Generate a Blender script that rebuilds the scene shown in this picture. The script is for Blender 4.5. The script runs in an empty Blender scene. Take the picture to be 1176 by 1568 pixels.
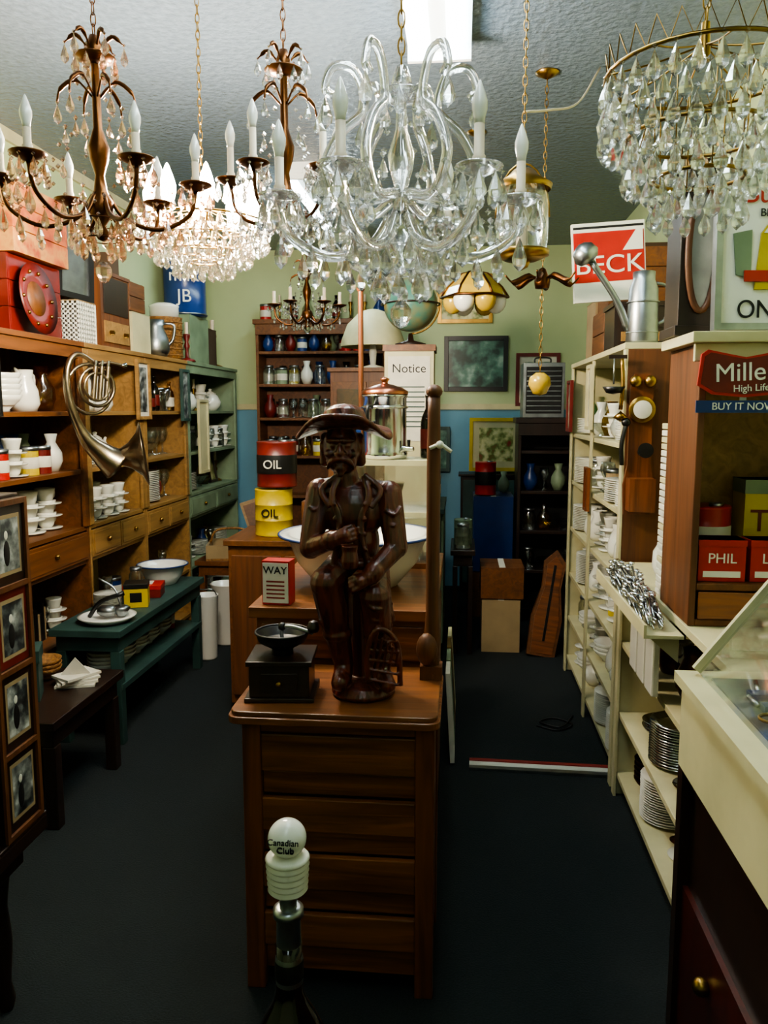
import bpy,bmesh,math,random
from mathutils import Vector,Matrix,Euler
R=random.Random(11)
pi=math.pi
sc=bpy.context.scene
def srgb(h):
    h=h.lstrip('#');o=[]
    for i in (0,2,4):
        c=int(h[i:i+2],16)/255
        o.append(c/12.92 if c<=.04045 else ((c+.055)/1.055)**2.4)
    return tuple(o)
def M(name,c,rough=.5,metal=0.,kind='noise',amt=.3,scale=10,bump=.0,grain='z',trans=0,emit=0,c2=None,coat=0,cols=None,alpha=1):
    m=bpy.data.materials.new(name);m.use_nodes=True
    nt=m.node_tree;N=nt.nodes;L=nt.links;b=N['Principled BSDF']
    c=srgb(c);c2=srgb(c2) if c2 else tuple(x*(1-amt) for x in c)
    tc=N.new('ShaderNodeTexCoord');mp=N.new('ShaderNodeMapping');no=N.new('ShaderNodeTexNoise')
    L.new(tc.outputs['Object'],mp.inputs[0]);L.new(mp.outputs[0],no.inputs['Vector'])
    if kind=='wood':
        s=[scale*3]*3;s['xyz'.index(grain)]=scale*.22
        mp.inputs['Scale'].default_value=s;no.inputs['Scale'].default_value=1.0;no.inputs['Distortion'].default_value=1.2
        no.inputs['Detail'].default_value=5
    else:
        no.inputs['Scale'].default_value=scale;no.inputs['Detail'].default_value=4
    cr=N.new('ShaderNodeValToRGB');L.new(no.outputs['Fac'],cr.inputs[0])
    if cols:
        e=cr.color_ramp.elements;n=len(cols)
        while len(e)<n:e.new(.5)
        for i,h in enumerate(cols):
            e[i].position=.3+.4*i/(n-1);e[i].color=(*srgb(h),1)
    else:
        e=cr.color_ramp.elements;e[0].position=.32;e[1].position=.68
        e[0].color=(*c2,1);e[1].color=(*c,1)
    L.new(cr.outputs[0],b.inputs['Base Color'])
    b.inputs['Roughness'].default_value=rough;b.inputs['Metallic'].default_value=metal
    b.inputs['Transmission Weight'].default_value=trans;b.inputs['Coat Weight'].default_value=coat
    b.inputs['Coat Roughness'].default_value=.15
    if bump:
        bp=N.new('ShaderNodeBump');bp.inputs['Strength'].default_value=bump;bp.inputs['Distance'].default_value=.01
        L.new(no.outputs['Fac'],bp.inputs['Height']);L.new(bp.outputs[0],b.inputs['Normal'])
    if emit:
        b.inputs['Emission Color'].default_value=(*c,1);b.inputs['Emission Strength'].default_value=emit
    return m
def crystal(name,tint,a=.35,gl=.14):
    m=bpy.data.materials.new(name);m.use_nodes=True;nt=m.node_tree;N=nt.nodes;L=nt.links
    N.remove(N['Principled BSDF']);o=N['Material Output']
    g=N.new('ShaderNodeBsdfGlass');g.inputs['Color'].default_value=(*tint,1);g.inputs['IOR'].default_value=1.5;g.inputs['Roughness'].default_value=.02
    t=N.new('ShaderNodeBsdfTransparent');t.inputs[0].default_value=(*tint,1)
    s=N.new('ShaderNodeBsdfGlossy');s.inputs['Roughness'].default_value=.1
    m1=N.new('ShaderNodeMixShader');m2=N.new('ShaderNodeMixShader')
    m1.inputs[0].default_value=a;L.new(g.outputs[0],m1.inputs[1]);L.new(t.outputs[0],m1.inputs[2])
    m2.inputs[0].default_value=gl;L.new(m1.outputs[0],m2.inputs[1]);L.new(s.outputs[0],m2.inputs[2])
    L.new(m2.outputs[0],o.inputs[0]);return m
# ---------- materials
oak=M('oak','8c5228',.42,kind='wood',scale=9,amt=.62,grain='x',bump=.25,coat=.2)
oakv=M('oak_vertical','7c4420',.42,kind='wood',scale=9,amt=.55,grain='z',bump=.15,coat=.2)
oakl=M('honey_oak','87522a',.42,kind='wood',scale=8,amt=.5,grain='x',bump=.1,coat=.15)
brown=M('brown_wood','74461f',.5,kind='wood',scale=8,amt=.5,grain='y',bump=.1)
brownv=M('brown_wood_v','6c4020',.5,kind='wood',scale=8,amt=.5,grain='z',bump=.1)
pine=M('pine_wood','a07a45',.5,kind='wood',scale=8,amt=.4,grain='y',bump=.1)
dark=M('dark_wood','2a1910',.4,kind='wood',scale=8,amt=.5,grain='z',coat=.2)
redw=M('mahogany','4a1810',.35,kind='wood',scale=8,amt=.5,grain='z',coat=.3)
carve=M('carved_wood','70301b',.3,kind='wood',scale=14,amt=.8,grain='z',bump=.35,coat=.35)
cream=M('cream_paint','c9c298',.5,amt=.25,scale=5)
greenp=M('green_paint','7f9274',.55,amt=.35,scale=6)
tealp=M('teal_bench_paint','33504a',.5,amt=.45,scale=6)
wallg=M('wall_pale_green','b4c294',.6,amt=.12,scale=2,bump=.1)
wallb=M('wall_blue','6a9db4',.6,amt=.15,scale=2)
ceilm=M('ceiling_stipple','667482',.24,amt=.2,scale=34,bump=1.0)
carpet=M('carpet_green','151f20',.95,amt=.5,scale=160,bump=.4)
white=M('white_china','e2e2d6',.2,amt=.06,scale=4,coat=.3)
enam=M('white_enamel','e8e8e0',.22,amt=.06,scale=4,coat=.4)
blue=M('blue_enamel','1d3a74',.3,amt=.2)
red=M('red_enamel','b01d18',.35,amt=.2)
dred=M('dark_red','701c15',.4,amt=.4)
yel=M('yellow_tin','c7ae1e',.4,amt=.2)
black=M('black_iron','131313',.4,amt=.3)
chrome=M('chrome','d4d6d8',.16,1,amt=.1)
steel=M('galvanised_steel','a8aeb0',.35,1,amt=.3,scale=14)
brass=M('brass','a88444',.3,1,amt=.4)
hornm=M('tarnished_horn_metal','a89880',.28,1,amt=.35,scale=16)
bronze=M('antique_bronze','70482a',.32,1,amt=.5)
copper=M('copper','b8755a',.28,1,amt=.3)
ivory=M('ivory_candle','dccab0',.5,amt=.1)
paper=M('paper','d6d2c2',.8,amt=.12,scale=20)
card=M('cardboard','9a8460',.8,amt=.15)
cardd=M('dark_cardboard','4c3a28',.8,amt=.2)
ink=M('ink_black','0c0c0e',.6)
orange=M('orange_crate','b8602c',.6,scale=9,cols=['8a3416','b8602c','c08a48','98401f'])
wick=M('wicker','9a6c36',.7,amt=.6,scale=60,bump=.7)
globem=M('globe_map','5f8a6a',.35,cols=['3f6f6a','4b7f72','8a7a4a','8a4a34'],scale=5)
photo1=M('bw_photo','777777',.3,cols=['0c1012','353b3d','7c807c','c8c8c4'],scale=22)
paint1=M('landscape_painting','335533',.35,cols=['0d1a14','1f3d33','4f7a6a','9fb8a8'],scale=7)
paint2=M('flower_print','aa9955',.4,cols=['d8d4ae','c9c48e','6a7a3a','8a2a1e'],scale=14)
paint3=M('portrait_print','aa9955',.4,cols=['e4ddb8','9aa68c','4a6a5a','e4ddb8'],scale=9)
bulb0=M('frosted_bulb','f0eee6',.15,amt=.02,coat=.5)
bulbL=M('lit_bulb','ffeed6',.5,emit=420)
tubeM=M('fluorescent_tube','eafcff',.5,emit=20)
tubeFill=M('added_fill_tube','eafcff',.5,emit=8)  # dim emission for the added fill fixture behind the camera
fixt=M('fixture_white','e8ecec',.4,amt=.03)
cry=crystal('crystal_clear',(1,1,1),.25,.22)
cryA=crystal('crystal_amber',(1,.84,.72),.3,.2)
cryL=crystal('crystal_lamp',(1,.98,.94),.5,.2)
glass=crystal('clear_glass',(.95,.98,.97),.55)
gwarm=crystal('amber_glass',(.9,.7,.25),.4)
ggreen=crystal('green_glass',(.35,.6,.4),.4)
yshade=M('yellow_glass_shade','c9a838',.25,amt=.25,coat=.5)
bottleg=M('dark_bottle','100805',.08,amt=.2,coat=.5)
felt=M('case_liner','6a6c62',.7,amt=.3)
tape=M('tape_red','8e2a26',.5,amt=.2)
# ---------- builder
class B:
    def __init__(s):s.v=[];s.f=[];s.mi=[];s.sm=[];s.ms=[];s.T=Matrix.Identity(4)
    def add(s,vs,fs,m,sm=False):
        if m not in s.ms:s.ms.append(m)
        k=s.ms.index(m);o=len(s.v);T=s.T
        s.v+=[tuple(T@Vector(p)) for p in vs]
        for f in fs:
            s.f.append([i+o for i in f]);s.mi.append(k);s.sm.append(sm)
    def box(s,x0,x1,y0,y1,z0,z1,m):
        vs=[(x,y,z) for z in (z0,z1) for y in (y0,y1) for x in (x0,x1)]
        s.add(vs,[(0,2,3,1),(4,5,7,6),(0,1,5,4),(2,6,7,3),(0,4,6,2),(1,3,7,5)],m)
    def lathe(s,pr,m,c=(0,0,0),n=20,sm=True,ax=None,sx=1,sy=1):
        Q=Matrix.Translation(Vector(c))
        if ax is not None:Q=Q@Vector((0,0,1)).rotation_difference(Vector(ax)).to_matrix().to_4x4()
        vs=[];rings=[]
        for r,z in pr:
            if r<1e-5:rings.append([len(vs)]);vs.append(Q@Vector((0,0,z)))
            else:
                rings.append(list(range(len(vs),len(vs)+n)))
                vs+=[Q@Vector((r*sx*math.cos(2*pi*i/n),r*sy*math.sin(2*pi*i/n),z)) for i in range(n)]
        fs=[]
        for a,b in zip(rings,rings[1:]):
            for i in range(n):
                j=(i+1)%n
                if len(a)==1 and len(b)==1:break
                if len(a)==1:fs.append((a[0],b[j],b[i]))
                elif len(b)==1:fs.append((a[i],a[j],b[0]))
                else:fs.append((a[i],a[j],b[j],b[i]))
        s.add(vs,fs,m,sm)
    def cyl(s,p0,p1,r0,r1,m,n=12,sm=True):
        p0=Vector(p0);p1=Vector(p1);d=p1-p0;l=d.length
        s.lathe([(0,0),(r0,0),(r0,1e-4),(r1,l-1e-4),(r1,l),(0,l)],m,p0,n,sm,d)
    def sph(s,c,r,m,n=14,k=8):
        if not hasattr(r,'__len__'):r=(r,r,r)
        pr=[(math.sin(pi*i/k),-math.cos(pi*i/k)) for i in range(k+1)]
        pr[0]=(0,-1);pr[-1]=(0,1)
        o=s.T;s.T=o@Matrix.Translation(Vector(c))@Matrix.Diagonal((*r,1));s.lathe(pr,m,(0,0,0),n);s.T=o
    def cap(s,p0,p1,r0,r1,m,n=12):
        s.cyl(p0,p1,r0,r1,m,n);s.sph(p0,r0,m,n,8);s.sph(p1,r1,m,n,8)
    def tube(s,pts,r,m,n=6,closed=False,sm=True):
        pts=[Vector(p) for p in pts];N=len(pts)
        rr=r if hasattr(r,'__len__') else [r]*N
        vs=[];u=None
        for i,p in enumerate(pts):
            if closed:t=pts[(i+1)%N]-pts[i-1]
            else:t=pts[min(i+1,N-1)]-pts[max(i-1,0)]
            t.normalize()
            if u is None:
                u=t.orthogonal().normalized()
            else:
                u=u-t*u.dot(t)
                u=u.normalized() if u.length>1e-6 else t.orthogonal().normalized()
            w=t.cross(u)
            vs+=[p+(u*math.cos(2*pi*k/n)+w*math.sin(2*pi*k/n))*rr[i] for k in range(n)]
        fs=[]
        for i in range(N if closed else N-1):
            j=(i+1)%N
            for k in range(n):
                l=(k+1)%n;fs.append((i*n+k,i*n+l,j*n+l,j*n+k))
        if not closed:fs+=[tuple(range(n))[::-1],tuple((N-1)*n+k for k in range(n))]
        s.add(vs,fs,m,sm)
    def prism(s,pts,y0,y1,m):
        n=len(pts)
        vs=[(x,y0,z) for x,z in pts]+[(x,y1,z) for x,z in pts]
        s.add(vs,[tuple(range(n)),tuple(range(2*n-1,n-1,-1))]+[(i,(i+1)%n,n+(i+1)%n,n+i) for i in range(n)],m)
    def drop(s,p,l,w,m,bead=True):
        x,y,z=p;a0=R.random()*3;vs=[(x,y,z)];n=6
        for f,q in((.3,.5),(.62,.95),(.82,.8)):
            vs+=[(x+w*.5*q*math.cos(a0+2*pi*i/n),y+w*.28*q*math.sin(a0+2*pi*i/n),z-l*f) for i in range(n)]
        vs.append((x,y,z-l));fs=[]
        for i in range(n):
            j=(i+1)%n;fs+=[(0,1+i,1+j),(1+i,1+n+i,1+n+j,1+j),(1+n+i,1+2*n+i,1+2*n+j,1+n+j),(1+2*n+i,3*n+1,1+2*n+j)]
        s.add(vs,fs,m)
        if bead:s.octa((x,y,z+w*.2),w*.22,m)
    def octa(s,p,r,m):
        x,y,z=p
        s.add([(x+r,y,z),(x-r,y,z),(x,y+r,z),(x,y-r,z),(x,y,z+r),(x,y,z-r)],[(0,2,4),(2,1,4),(1,3,4),(3,0,4),(2,0,5),(1,2,5),(3,1,5),(0,3,5)],m)
    def text(s,t,size,m,c,rot=(pi/2,0,0),ext=.0012,sx=1):
        cu=bpy.data.curves.new('t','FONT');cu.body=t;cu.size=size;cu.extrude=ext;cu.align_x='CENTER';cu.align_y='CENTER'
        ob=bpy.data.objects.new('t',cu);sc.collection.objects.link(ob);bpy.context.view_layer.update()
        ev=ob.evaluated_get(bpy.context.evaluated_depsgraph_get());me=ev.to_mesh()
        Q=Matrix.Translation(Vector(c))@Euler(rot).to_matrix().to_4x4()@Matrix.Diagonal((sx,1,1,1))
        s.add([Q@v.co for v in me.vertices],[tuple(p.vertices) for p in me.polygons],m)
        ev.to_mesh_clear();bpy.data.objects.remove(ob);bpy.data.curves.remove(cu)
    def done(s,name,loc=(0,0,0),rot=(0,0,0),bev=0,sc_=1):
        me=bpy.data.meshes.new(name);me.from_pydata(s.v,[],s.f)
        for m in s.ms:me.materials.append(m)
        me.polygons.foreach_set('material_index',s.mi);me.polygons.foreach_set('use_smooth',s.sm)
        bm=bmesh.new();bm.from_mesh(me);bmesh.ops.recalc_face_normals(bm,faces=bm.faces);bm.to_mesh(me);bm.free();me.update()
        o=bpy.data.objects.new(name,me);sc.collection.objects.link(o);o.location=loc;o.rotation_euler=rot;o.scale=(sc_,)*3
        if bev:
            md=o.modifiers.new('bev','BEVEL');md.width=bev;md.segments=2;md.limit_method='ANGLE';md.angle_limit=.6
        return o
def spl(P,k=5):
    P=[Vector(p) for p in P];P=[P[0]*2-P[1]]+P+[P[-1]*2-P[-2]];o=[]
    for i in range(1,len(P)-2):
        a,b,c,d=P[i-1:i+3]
        for j in range(k):
            t=j/k;o.append(.5*((2*b)+(c-a)*t+(2*a-5*b+4*c-d)*t*t+(3*b-a-3*c+d)*t**3))
    o.append(P[-2]);return o
def ring(r,z,n=20,c=(0,0)):return [(c[0]+r*math.cos(2*pi*i/n),c[1]+r*math.sin(2*pi*i/n),z) for i in range(n)]
# ---------- room
H=3.0;XL=-2.3;XR=1.2;YB=7.2;YF=-1.5
def simple(name,*a):
    b=B();b.box(*a);return b.done(name)
simple('floor',XL-.1,XR+.1,YF-.1,YB+.1,-.1,0,carpet)
simple('ceiling',XL-.1,XR+.1,YF-.1,YB+.1,H,H+.1,ceilm)
simple('wall_left',XL-.1,XL,YF,YB,0,H,wallg)
simple('wall_right',XR,XR+.1,YF,YB,0,H,wallg)
simple('wall_front',XL,XR,YF-.1,YF,0,H,wallg)
b=B();b.box(XL,XR,YB,YB+.1,1.62,H,wallg);b.box(XL,XR,YB,YB+.1,0,1.62,wallb);b.done('wall_back')
b=B();b.box(XL,XR,YB-.02,YB,1.6,1.65,cream);b.done('trim_1')
b=B();b.box(XL,XL+.02,YF,YB,2.94,H,cream);b.done('trim_2')
def fluor(name,x,y0,y1,w=.24,tm=tubeM):
    b=B();b.box(x-w/2,x+w/2,y0,y1,H-.035,H,fixt)
    b.box(x-.03,x+.03,y0,y1,H-.06,H-.035,fixt)
    for e in(y0+.01,y1-.03):b.box(x-w/2,x+w/2,e,e+.02,H-.09,H-.03,fixt)
    for dx in(-.07,.07):b.cyl((x+dx,y0+.03,H-.065),(x+dx,y1-.03,H-.065),.019,.019,tm,10)
    return b.done(name)
fluor('added_fill_ceiling_light',-.1,.9,3.25)
fluor('added_fill_ceiling_light',-.1,-1.35,.75,tm=tubeFill)  # unseen fixture above and behind the camera, added to brighten surfaces facing it
fluor('added_fill_ceiling_light',-.95,4.7,6.3)
# ---------- front counter
b=B()
x0,x1,y0,y1=-.575,-.06,2.0,2.38
for px in(x0,x1-.05):
    b.box(px,px+.05,y0,y0+.05,0,.775,oakv);b.box(px,px+.05,y1-.05,y1,0,.775,oakv)
z=.05
for i,h in enumerate((.08,.1,.07,.1,.065,.1,.07,.11)):
    dd=.006 if i%2 else .024
    b.box(x0+.05,x1-.05,y0+dd,y0+dd+.02,z,z+h-.006,oak);z+=h
b.box(x0+.05,x1-.05,y0+.03,y0+.05,.05,.775,dark)
b.box(x0+.05,x1-.05,y0+.006,y0+.03,z,.775,oak)
b.box(x0+.005,x0+.025,y0+.05,y1-.05,.05,.775,oakv);b.box(x1-.025,x1-.005,y0+.05,y1-.05,.05,.775,oakv);b.box(x0+.05,x1-.05,y1-.03,y1-.01,.05,.775,oak)
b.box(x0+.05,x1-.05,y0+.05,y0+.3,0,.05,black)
def rrect(x0,x1,y0,y1,r,k=6):
    o=[]
    for cx,cy,a in((x1-r,y0+r,-90),(x1-r,y1-r,0),(x0+r,y1-r,90),(x0+r,y0+r,180)):
        for i in range(k+1):
            t=math.radians(a+90*i/k);o.append((cx+r*math.cos(t),cy+r*math.sin(t)))
    return o
def slab(b,pts,z0,z1,m):
    n=len(pts);b.add([(x,y,z0) for x,y in pts]+[(x,y,z1) for x,y in pts],[tuple(range(n))[::-1],tuple(range(n,2*n))]+[(i,(i+1)%n,n+(i+1)%n,n+i) for i in range(n)],m)
slab(b,rrect(-.61,-.045,1.97,2.39,.035),.777,.797,oak)
slab(b,rrect(-.603,-.052,1.978,2.39,.03),.797,.81,oakl)
b.done('oak_counter',bev=.003)
# second dresser
b=B()
b.box(-.64,-.09,2.42,3.4,.04,.95,oakl);b.box(-.66,-.07,2.4,3.42,.95,.985,oakl)
b.box(-.62,-.11,2.41,2.42,.82,.93,oak);b.box(-.62,-.11,2.41,2.42,.6,.79,oak)
for sx in(-.62,-.16):
    for yy in(2.44,3.33):b.box(sx,sx+.05,yy,yy+.05,0,.04,oakv)
b.box(-.09,-.075,2.5,3.3,.1,.85,brownv)
b.done('wooden_dresser',bev=.003)
# post
b=B()
b.tube(spl([(0,0,.0),(0,0,.2),(.0,0,.78),(0,0,.82)],4),[.022,.022,.022,.024,.02,.02,.02,.02,.018,.018,.018,.018,.016],brownv,10)
b.sph((0,0,.84),(.024,.024,.02),brownv);b.sph((-.015,-.02,.09),(.032,.025,.05),brownv);b.box(-.035,.03,-.03,.03,0,.04,brownv)
b.tube(spl([(-.01,-.02,.68),(.02,-.026,.69),(.05,-.02,.67)],3),.006,white,6);b.sph((.018,-.026,.69),.012,white)
b.done('wooden_post',(-.078,2.3,.811))
# ---------- carved figure
b=B();m=carve
b.lathe([(0,0),(.085,0),(.09,.01),(.08,.03),(.05,.045),(0,.045)],m,(.01,0,0),28)
b.cyl((.025,.045,.0),(.01,.04,.34),.062,.05,m,14)
b.sph((-.01,.015,.36),(.07,.058,.055),m,18,12)
b.sph((-.012,.005,.43),(.068,.054,.08),m,18,12)
b.sph((-.018,.0,.515),(.09,.057,.085),m,20,12)
b.cap((-.085,.005,.565),(.055,.005,.56),.038,.038,m)
b.cap((-.03,0,.58),(-.045,-.005,.66),.036,.03,m)
b.T=Matrix.Translation((-.045,-.012,.688))@Euler((.08,.0,.06)).to_matrix().to_4x4()@Matrix.Diagonal((1.16,1.14,1.1,1))
b.sph((0,0,0),(.043,.048,.06),m,24,16)
b.sph((0,-.018,-.032),(.036,.034,.03),m,16,10)
b.cap((0,-.044,.012),(0,-.055,-.008),.006,.009,m);b.sph((-.009,-.05,-.01),.006,m);b.sph((.009,-.05,-.01),.006,m)
for q in(-1,1):
    b.cap((q*.006,-.048,.021),(q*.029,-.04,.02),.006,.005,m)
    b.sph((q*.0165,-.042,.0085),(.008,.006,.0045),m)
    b.sph((q*.024,-.036,-.012),(.013,.011,.011),m)
    b.tube(spl([(0,-.053,-.021),(q*.014,-.054,-.024),(q*.026,-.045,-.036),(q*.03,-.038,-.05)],4),[.007,.007,.007,.007,.007,.007,.006,.006,.005,.004,.004,.003,.003],m,8)
    b.sph((q*.044,.0,0),(.008,.012,.018),m)
    b.cap((q*.038,.015,.02),(q*.042,.02,-.04),.014,.013,m)
b.cap((-.01,-.049,-.036),(.01,-.049,-.036),.004,.004,m)
b.cap((0,-.042,-.046),(0,-.047,-.06),.014,.008,m)
b.T=Matrix.Identity(4)
st=len(b.v)
b.lathe([(0,.0),(.055,0),(.128,.0),(.132,.008),(.128,.016),(.068,.016),(.062,.03),(.054,.05),(.034,.062),(0,.066)],m,(0,0,0),48)
for i in range(st,len(b.v)):
    x,y,z=b.v[i];r=math.hypot(x,y)/.13
    if r>.1:
        a=math.atan2(y,x)
        z+=(r**2)*(-.03*abs(math.cos(a))**2+.03*max(0,-math.sin(a))**3+.005*math.sin(5*a)+.012*max(0,math.sin(a)))
    if r>.8:y*=.88
    b.v[i]=(x-.04,y-.0,z+.738)
def hand(b,w,d,up,s=1):
    w=Vector(w);d=Vector(d).normalized();up=Vector(up).normalized();sd=d.cross(up)
    b.cap(w,w+d*.018*s,.013*s,.014*s,m);b.cap(w+sd*.008*s,w+d*.02*s+sd*.009*s,.009*s,.009*s,m);b.cap(w-sd*.008*s,w+d*.02*s-sd*.009*s,.009*s,.009*s,m)
    for k,l in((-1.5,.8),(-.5,1.),(.5,.95),(1.5,.75)):
        p=w+d*.024*s+sd*k*.0098*s;q=p+d*.018*l*s-up*.005;t=q+d*.006*l*s-up*.016*l*s
        b.cap(p,q,.0054*s,.005*s,m,8);b.cap(q,t,.0048*s,.0042*s,m,8)
    p=w+sd*.014*s+d*.004;q=p+sd*.01*s+d*.012*s-up*.008;b.cap(p,q,.006*s,.0055*s,m,8);b.cap(q,q+d*.012*s-up*.006-sd*.003,.0055*s,.0045*s,m,8)
def arm(sh,el,wr):
    b.cap(sh,el,.038,.032,m);b.cap(el,wr,.031,.022,m);b.cap(Vector(wr).lerp(Vector(el),.12),Vector(wr).lerp(Vector(el),.2),.027,.028,m)
arm((-.108,.0,.565),(-.13,-.03,.415),(-.05,-.092,.45));hand(b,(-.046,-.096,.453),(.9,-.1,.35),(.1,-1,.2),1.2)
arm((.08,.0,.56),(.104,-.03,.42),(.038,-.095,.35));hand(b,(.034,-.099,.347),(-.85,-.2,-.3),(-.1,-.9,.5),1.2)
b.lathe([(0,0),(.02,0),(.024,.02),(.02,.045),(.023,.06),(0,.06)],m,(-.012,-.108,.375),14)
def leg(hip,kn,an,toe,r=1):
    b.cap(hip,kn,.052*r,.045*r,m);b.cap(kn,Vector(kn).lerp(Vector(an),.45),.043*r,.041*r,m);b.cap(Vector(kn).lerp(Vector(an),.45),an,.04*r,.027*r,m)
    b.sph(Vector(kn).lerp(Vector(an),.62),(.042*r,.042*r,.025),m)
    b.cap(an,Vector(toe)*.4+Vector(an)*.6-Vector((0,0,.02)),.027,.027,m);b.cap(Vector(toe)*.5+Vector(an)*.5-Vector((0,0,.01)),toe,.026,.023,m)
leg((-.04,.02,.36),(-.082,-.065,.325),(-.04,-.03,.09),(-.045,-.088,.055))
leg((.03,.02,.355),(.05,-.065,.29),(.06,-.02,.085),(.085,-.075,.05))
for q,x in((-1,-.02),(1,-.012)):
    b.tube(spl([(x+q*.03,-.03,.61),(x+q*.045,-.057,.56),(x+q*.025,-.066,.5),(x+q*.03,-.064,.43),(x+q*.05,-.054,.35)],4),.01,m,8)
    b.tube(spl([(x+q*.03,-.035,.615),(x+q*.075,-.045,.575),(x+q*.05,-.06,.53)],4),.009,m,8)
    for k in range(4):b.sph((x+q*.036,-.069,.54-.04*k),.007,m,8,6)
b.tube([(-.01+.072*math.cos(t),.01+.06*math.sin(t),.375) for t in [2*pi*i/20 for i in range(20)]],.012,m,8,True)
b.sph((-.01,-.055,.375),(.014,.008,.012),m)
for k in range(9):
    a=.2+k*.33;b.cap((-.01+.06*math.cos(a),.02+.045*math.sin(a),.36),(.0+.085*math.cos(a),.03+.06*math.sin(a),.2),.02,.013,m,8)
for k in range(5):
    b.tube(spl([(-.11+.02*k,-.052,.355-.03*k),(-.09+.012*k,-.1+.008*k,.31-.035*k),(-.05,-.085+.01*k,.3-.035*k)],4),.006,m,6)
    b.tube(spl([(.025,-.09+.01*k,.28-.035*k),(.06,-.105+.014*k,.265-.035*k),(.095,-.05,.27-.03*k)],4),.006,m,6)
for k in range(4):
    b.tube(spl([(-.13,-.04+.01*k,.53-.03*k),(-.118,-.045,.52-.03*k),(-.1,-.035,.53-.03*k)],4),.005,m,6);b.tube(spl([(.075,-.04,.52-.03*k),(.1,-.05,.51-.03*k),(.118,-.03,.53-.03*k)],4),.005,m,6)
for k in range(5):
    b.tube([(.035+k*.018,-.088,.06+.012*k),(.06+k*.014,-.098,.2-.012*k)],.0045,m,6)
    b.tube([(.04,-.094,.07+k*.027),(.115,-.09,.055+k*.03)],.0045,m,6)
b.tube(spl([(.035,-.09,.06),(.03,-.095,.14),(.06,-.1,.21),(.11,-.085,.17),(.12,-.08,.05)],5),.008,m,8)
fig=b.done('carved_wooden_figure',(-.275,2.15,.8125))
md=fig.modifiers.new('re','REMESH');md.mode='VOXEL';md.voxel_size=.0027;md.use_smooth_shade=True
md=fig.modifiers.new('sm','SMOOTH');md.iterations=1;md.factor=.5
# ---------- coffee grinder
b=B()
b.box(-.095,.095,-.085,.085,0,.012,dark);b.box(-.082,.082,-.075,.075,.012,.1,dark);b.box(-.09,.09,-.083,.083,.1,.114,dark)
b.box(-.05,.05,-.079,-.074,.025,.08,dark);b.sph((0,-.084,.052),.008,brass)
b.lathe([(0,.114),(.03,.114),(.03,.13),(.065,.15),(.075,.175),(.07,.175),(.055,.152),(.0,.14)],black,n=24)
b.tube(spl([(0,0,.15),(0,0,.185),(.03,-.01,.192),(.09,-.03,.18)],4),.006,steel,8);b.sph((0,0,.19),.012,black)
b.lathe([(0,0),(.014,.0),(.018,.012),(.012,.03),(0,.034)],dark,(.09,-.03,.183),12)
b.tube(ring(.074,.176,24),.004,black,6,True)
b.done('coffee_grinder',(-.49,2.13,.811),(0,0,.08),bev=.002)
b=B();b.box(-.045,.045,-.03,.03,0,.14,red);b.box(-.042,.042,-.032,-.03,.006,.134,paper)
b.text('WAY',.034,ink,(0,-.033,.11));
for k in range(5):b.box(-.03,.03,-.0325,-.032,.02+k*.013,.025+k*.013,tape)
b.done('printed_carton',(-.575,2.46,.987),(0,0,-.1))
def basin(name,loc,r,h,tilt=0):
    b=B();b.lathe([(0,0),(r*.5,0),(r*.55,.004),(r*.8,h*.45),(r*.93,h*.92),(r*1.04,h*.96),(r*1.05,h),(r*.92,h),(r*.78,h*.5),(r*.5,.012),(0,.01)],enam,n=40)
    b.tube(ring(r*1.05,h*.985,40),.0045,blue,6,True);return b.done(name,loc,(tilt,0,0))
basin('enamel_basin',(-.36,2.76,.987),.262,.185)
# glass cabinet
b=B();w,d,h=.2,.12,.42
for sx in(-1,1):
    for sy in(-1,1):b.box(sx*w-.01,sx*w+.01,sy*d-.01,sy*d+.01,0,h,brown)
for zz in(0,.2,h-.02):b.box(-w-.01,w+.01,-d-.01,d+.01,zz,zz+.02,cream if zz else brown)
b.box(-w,w,-d-.003,-d,.02,h-.02,glass);b.box(w,w+.003,-d,d,.02,h-.02,glass)
for k in range(4):b.lathe([(0,0),(.03,0),(.02,.05),(.035,.1),(.03,.1),(0,.01)],[blue,white,greenp,glass][k],(-.14+.09*k,0,.02 if k%2 else .22),12)
b.done('glass_display_cabinet',(-.3,3.18,.987))
# coffee urn
b=B()
b.lathe([(0,0),(.085,0),(.09,.02),(.085,.03),(.085,.235),(.09,.24),(.09,.25),(0,.25)],chrome,n=32)
b.lathe([(.092,.25),(.092,.262),(.07,.275),(.03,.288),(.012,.292),(.012,.3),(.02,.31),(0,.318)],copper,n=32)
b.tube(ring(.087,.2,32),.006,chrome,6,True)
for q in(-1,1):b.tube(spl([(q*.085,0,.2),(q*.12,0,.2),(q*.12,0,.14),(q*.085,0,.14)],4),.007,black,8)
b.cyl((0,-.08,.04),(0,-.13,.04),.012,.009,chrome);b.cyl((0,-.11,.04),(0,-.11,.075),.005,.007,black)
b.done('coffee_urn',(-.3,3.15,1.409),(0,0,1.1))
def bottle(b,h=.24,r=.034,m=bottleg,cap=black):
    b.lathe([(0,0),(r*.95,0),(r,.008),(r,h*.55),(r*.85,h*.65),(r*.36,h*.78),(r*.34,h*.95),(r*.42,h*.955),(r*.42,h),(0,h)],m,n=18)
    b.lathe([(r*1.01,h*.15),(r*1.02,h*.16),(r*1.02,h*.45),(r*1.01,h*.46)],paper if m!=bottleg else dred,n=18)
b=B();bottle(b,.25,.03);b.done('brown_bottle',(-.132,3.2,1.409))
b=B();b.box(-.06,.06,-.03,.03,0,.2,blue);b.prism([(-.05,.0),(.03,.0),(.0,.09),(-.02,.14)],-.032,-.03,red);b.box(-.055,.055,-.031,-.03,.15,.19,steel)
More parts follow.
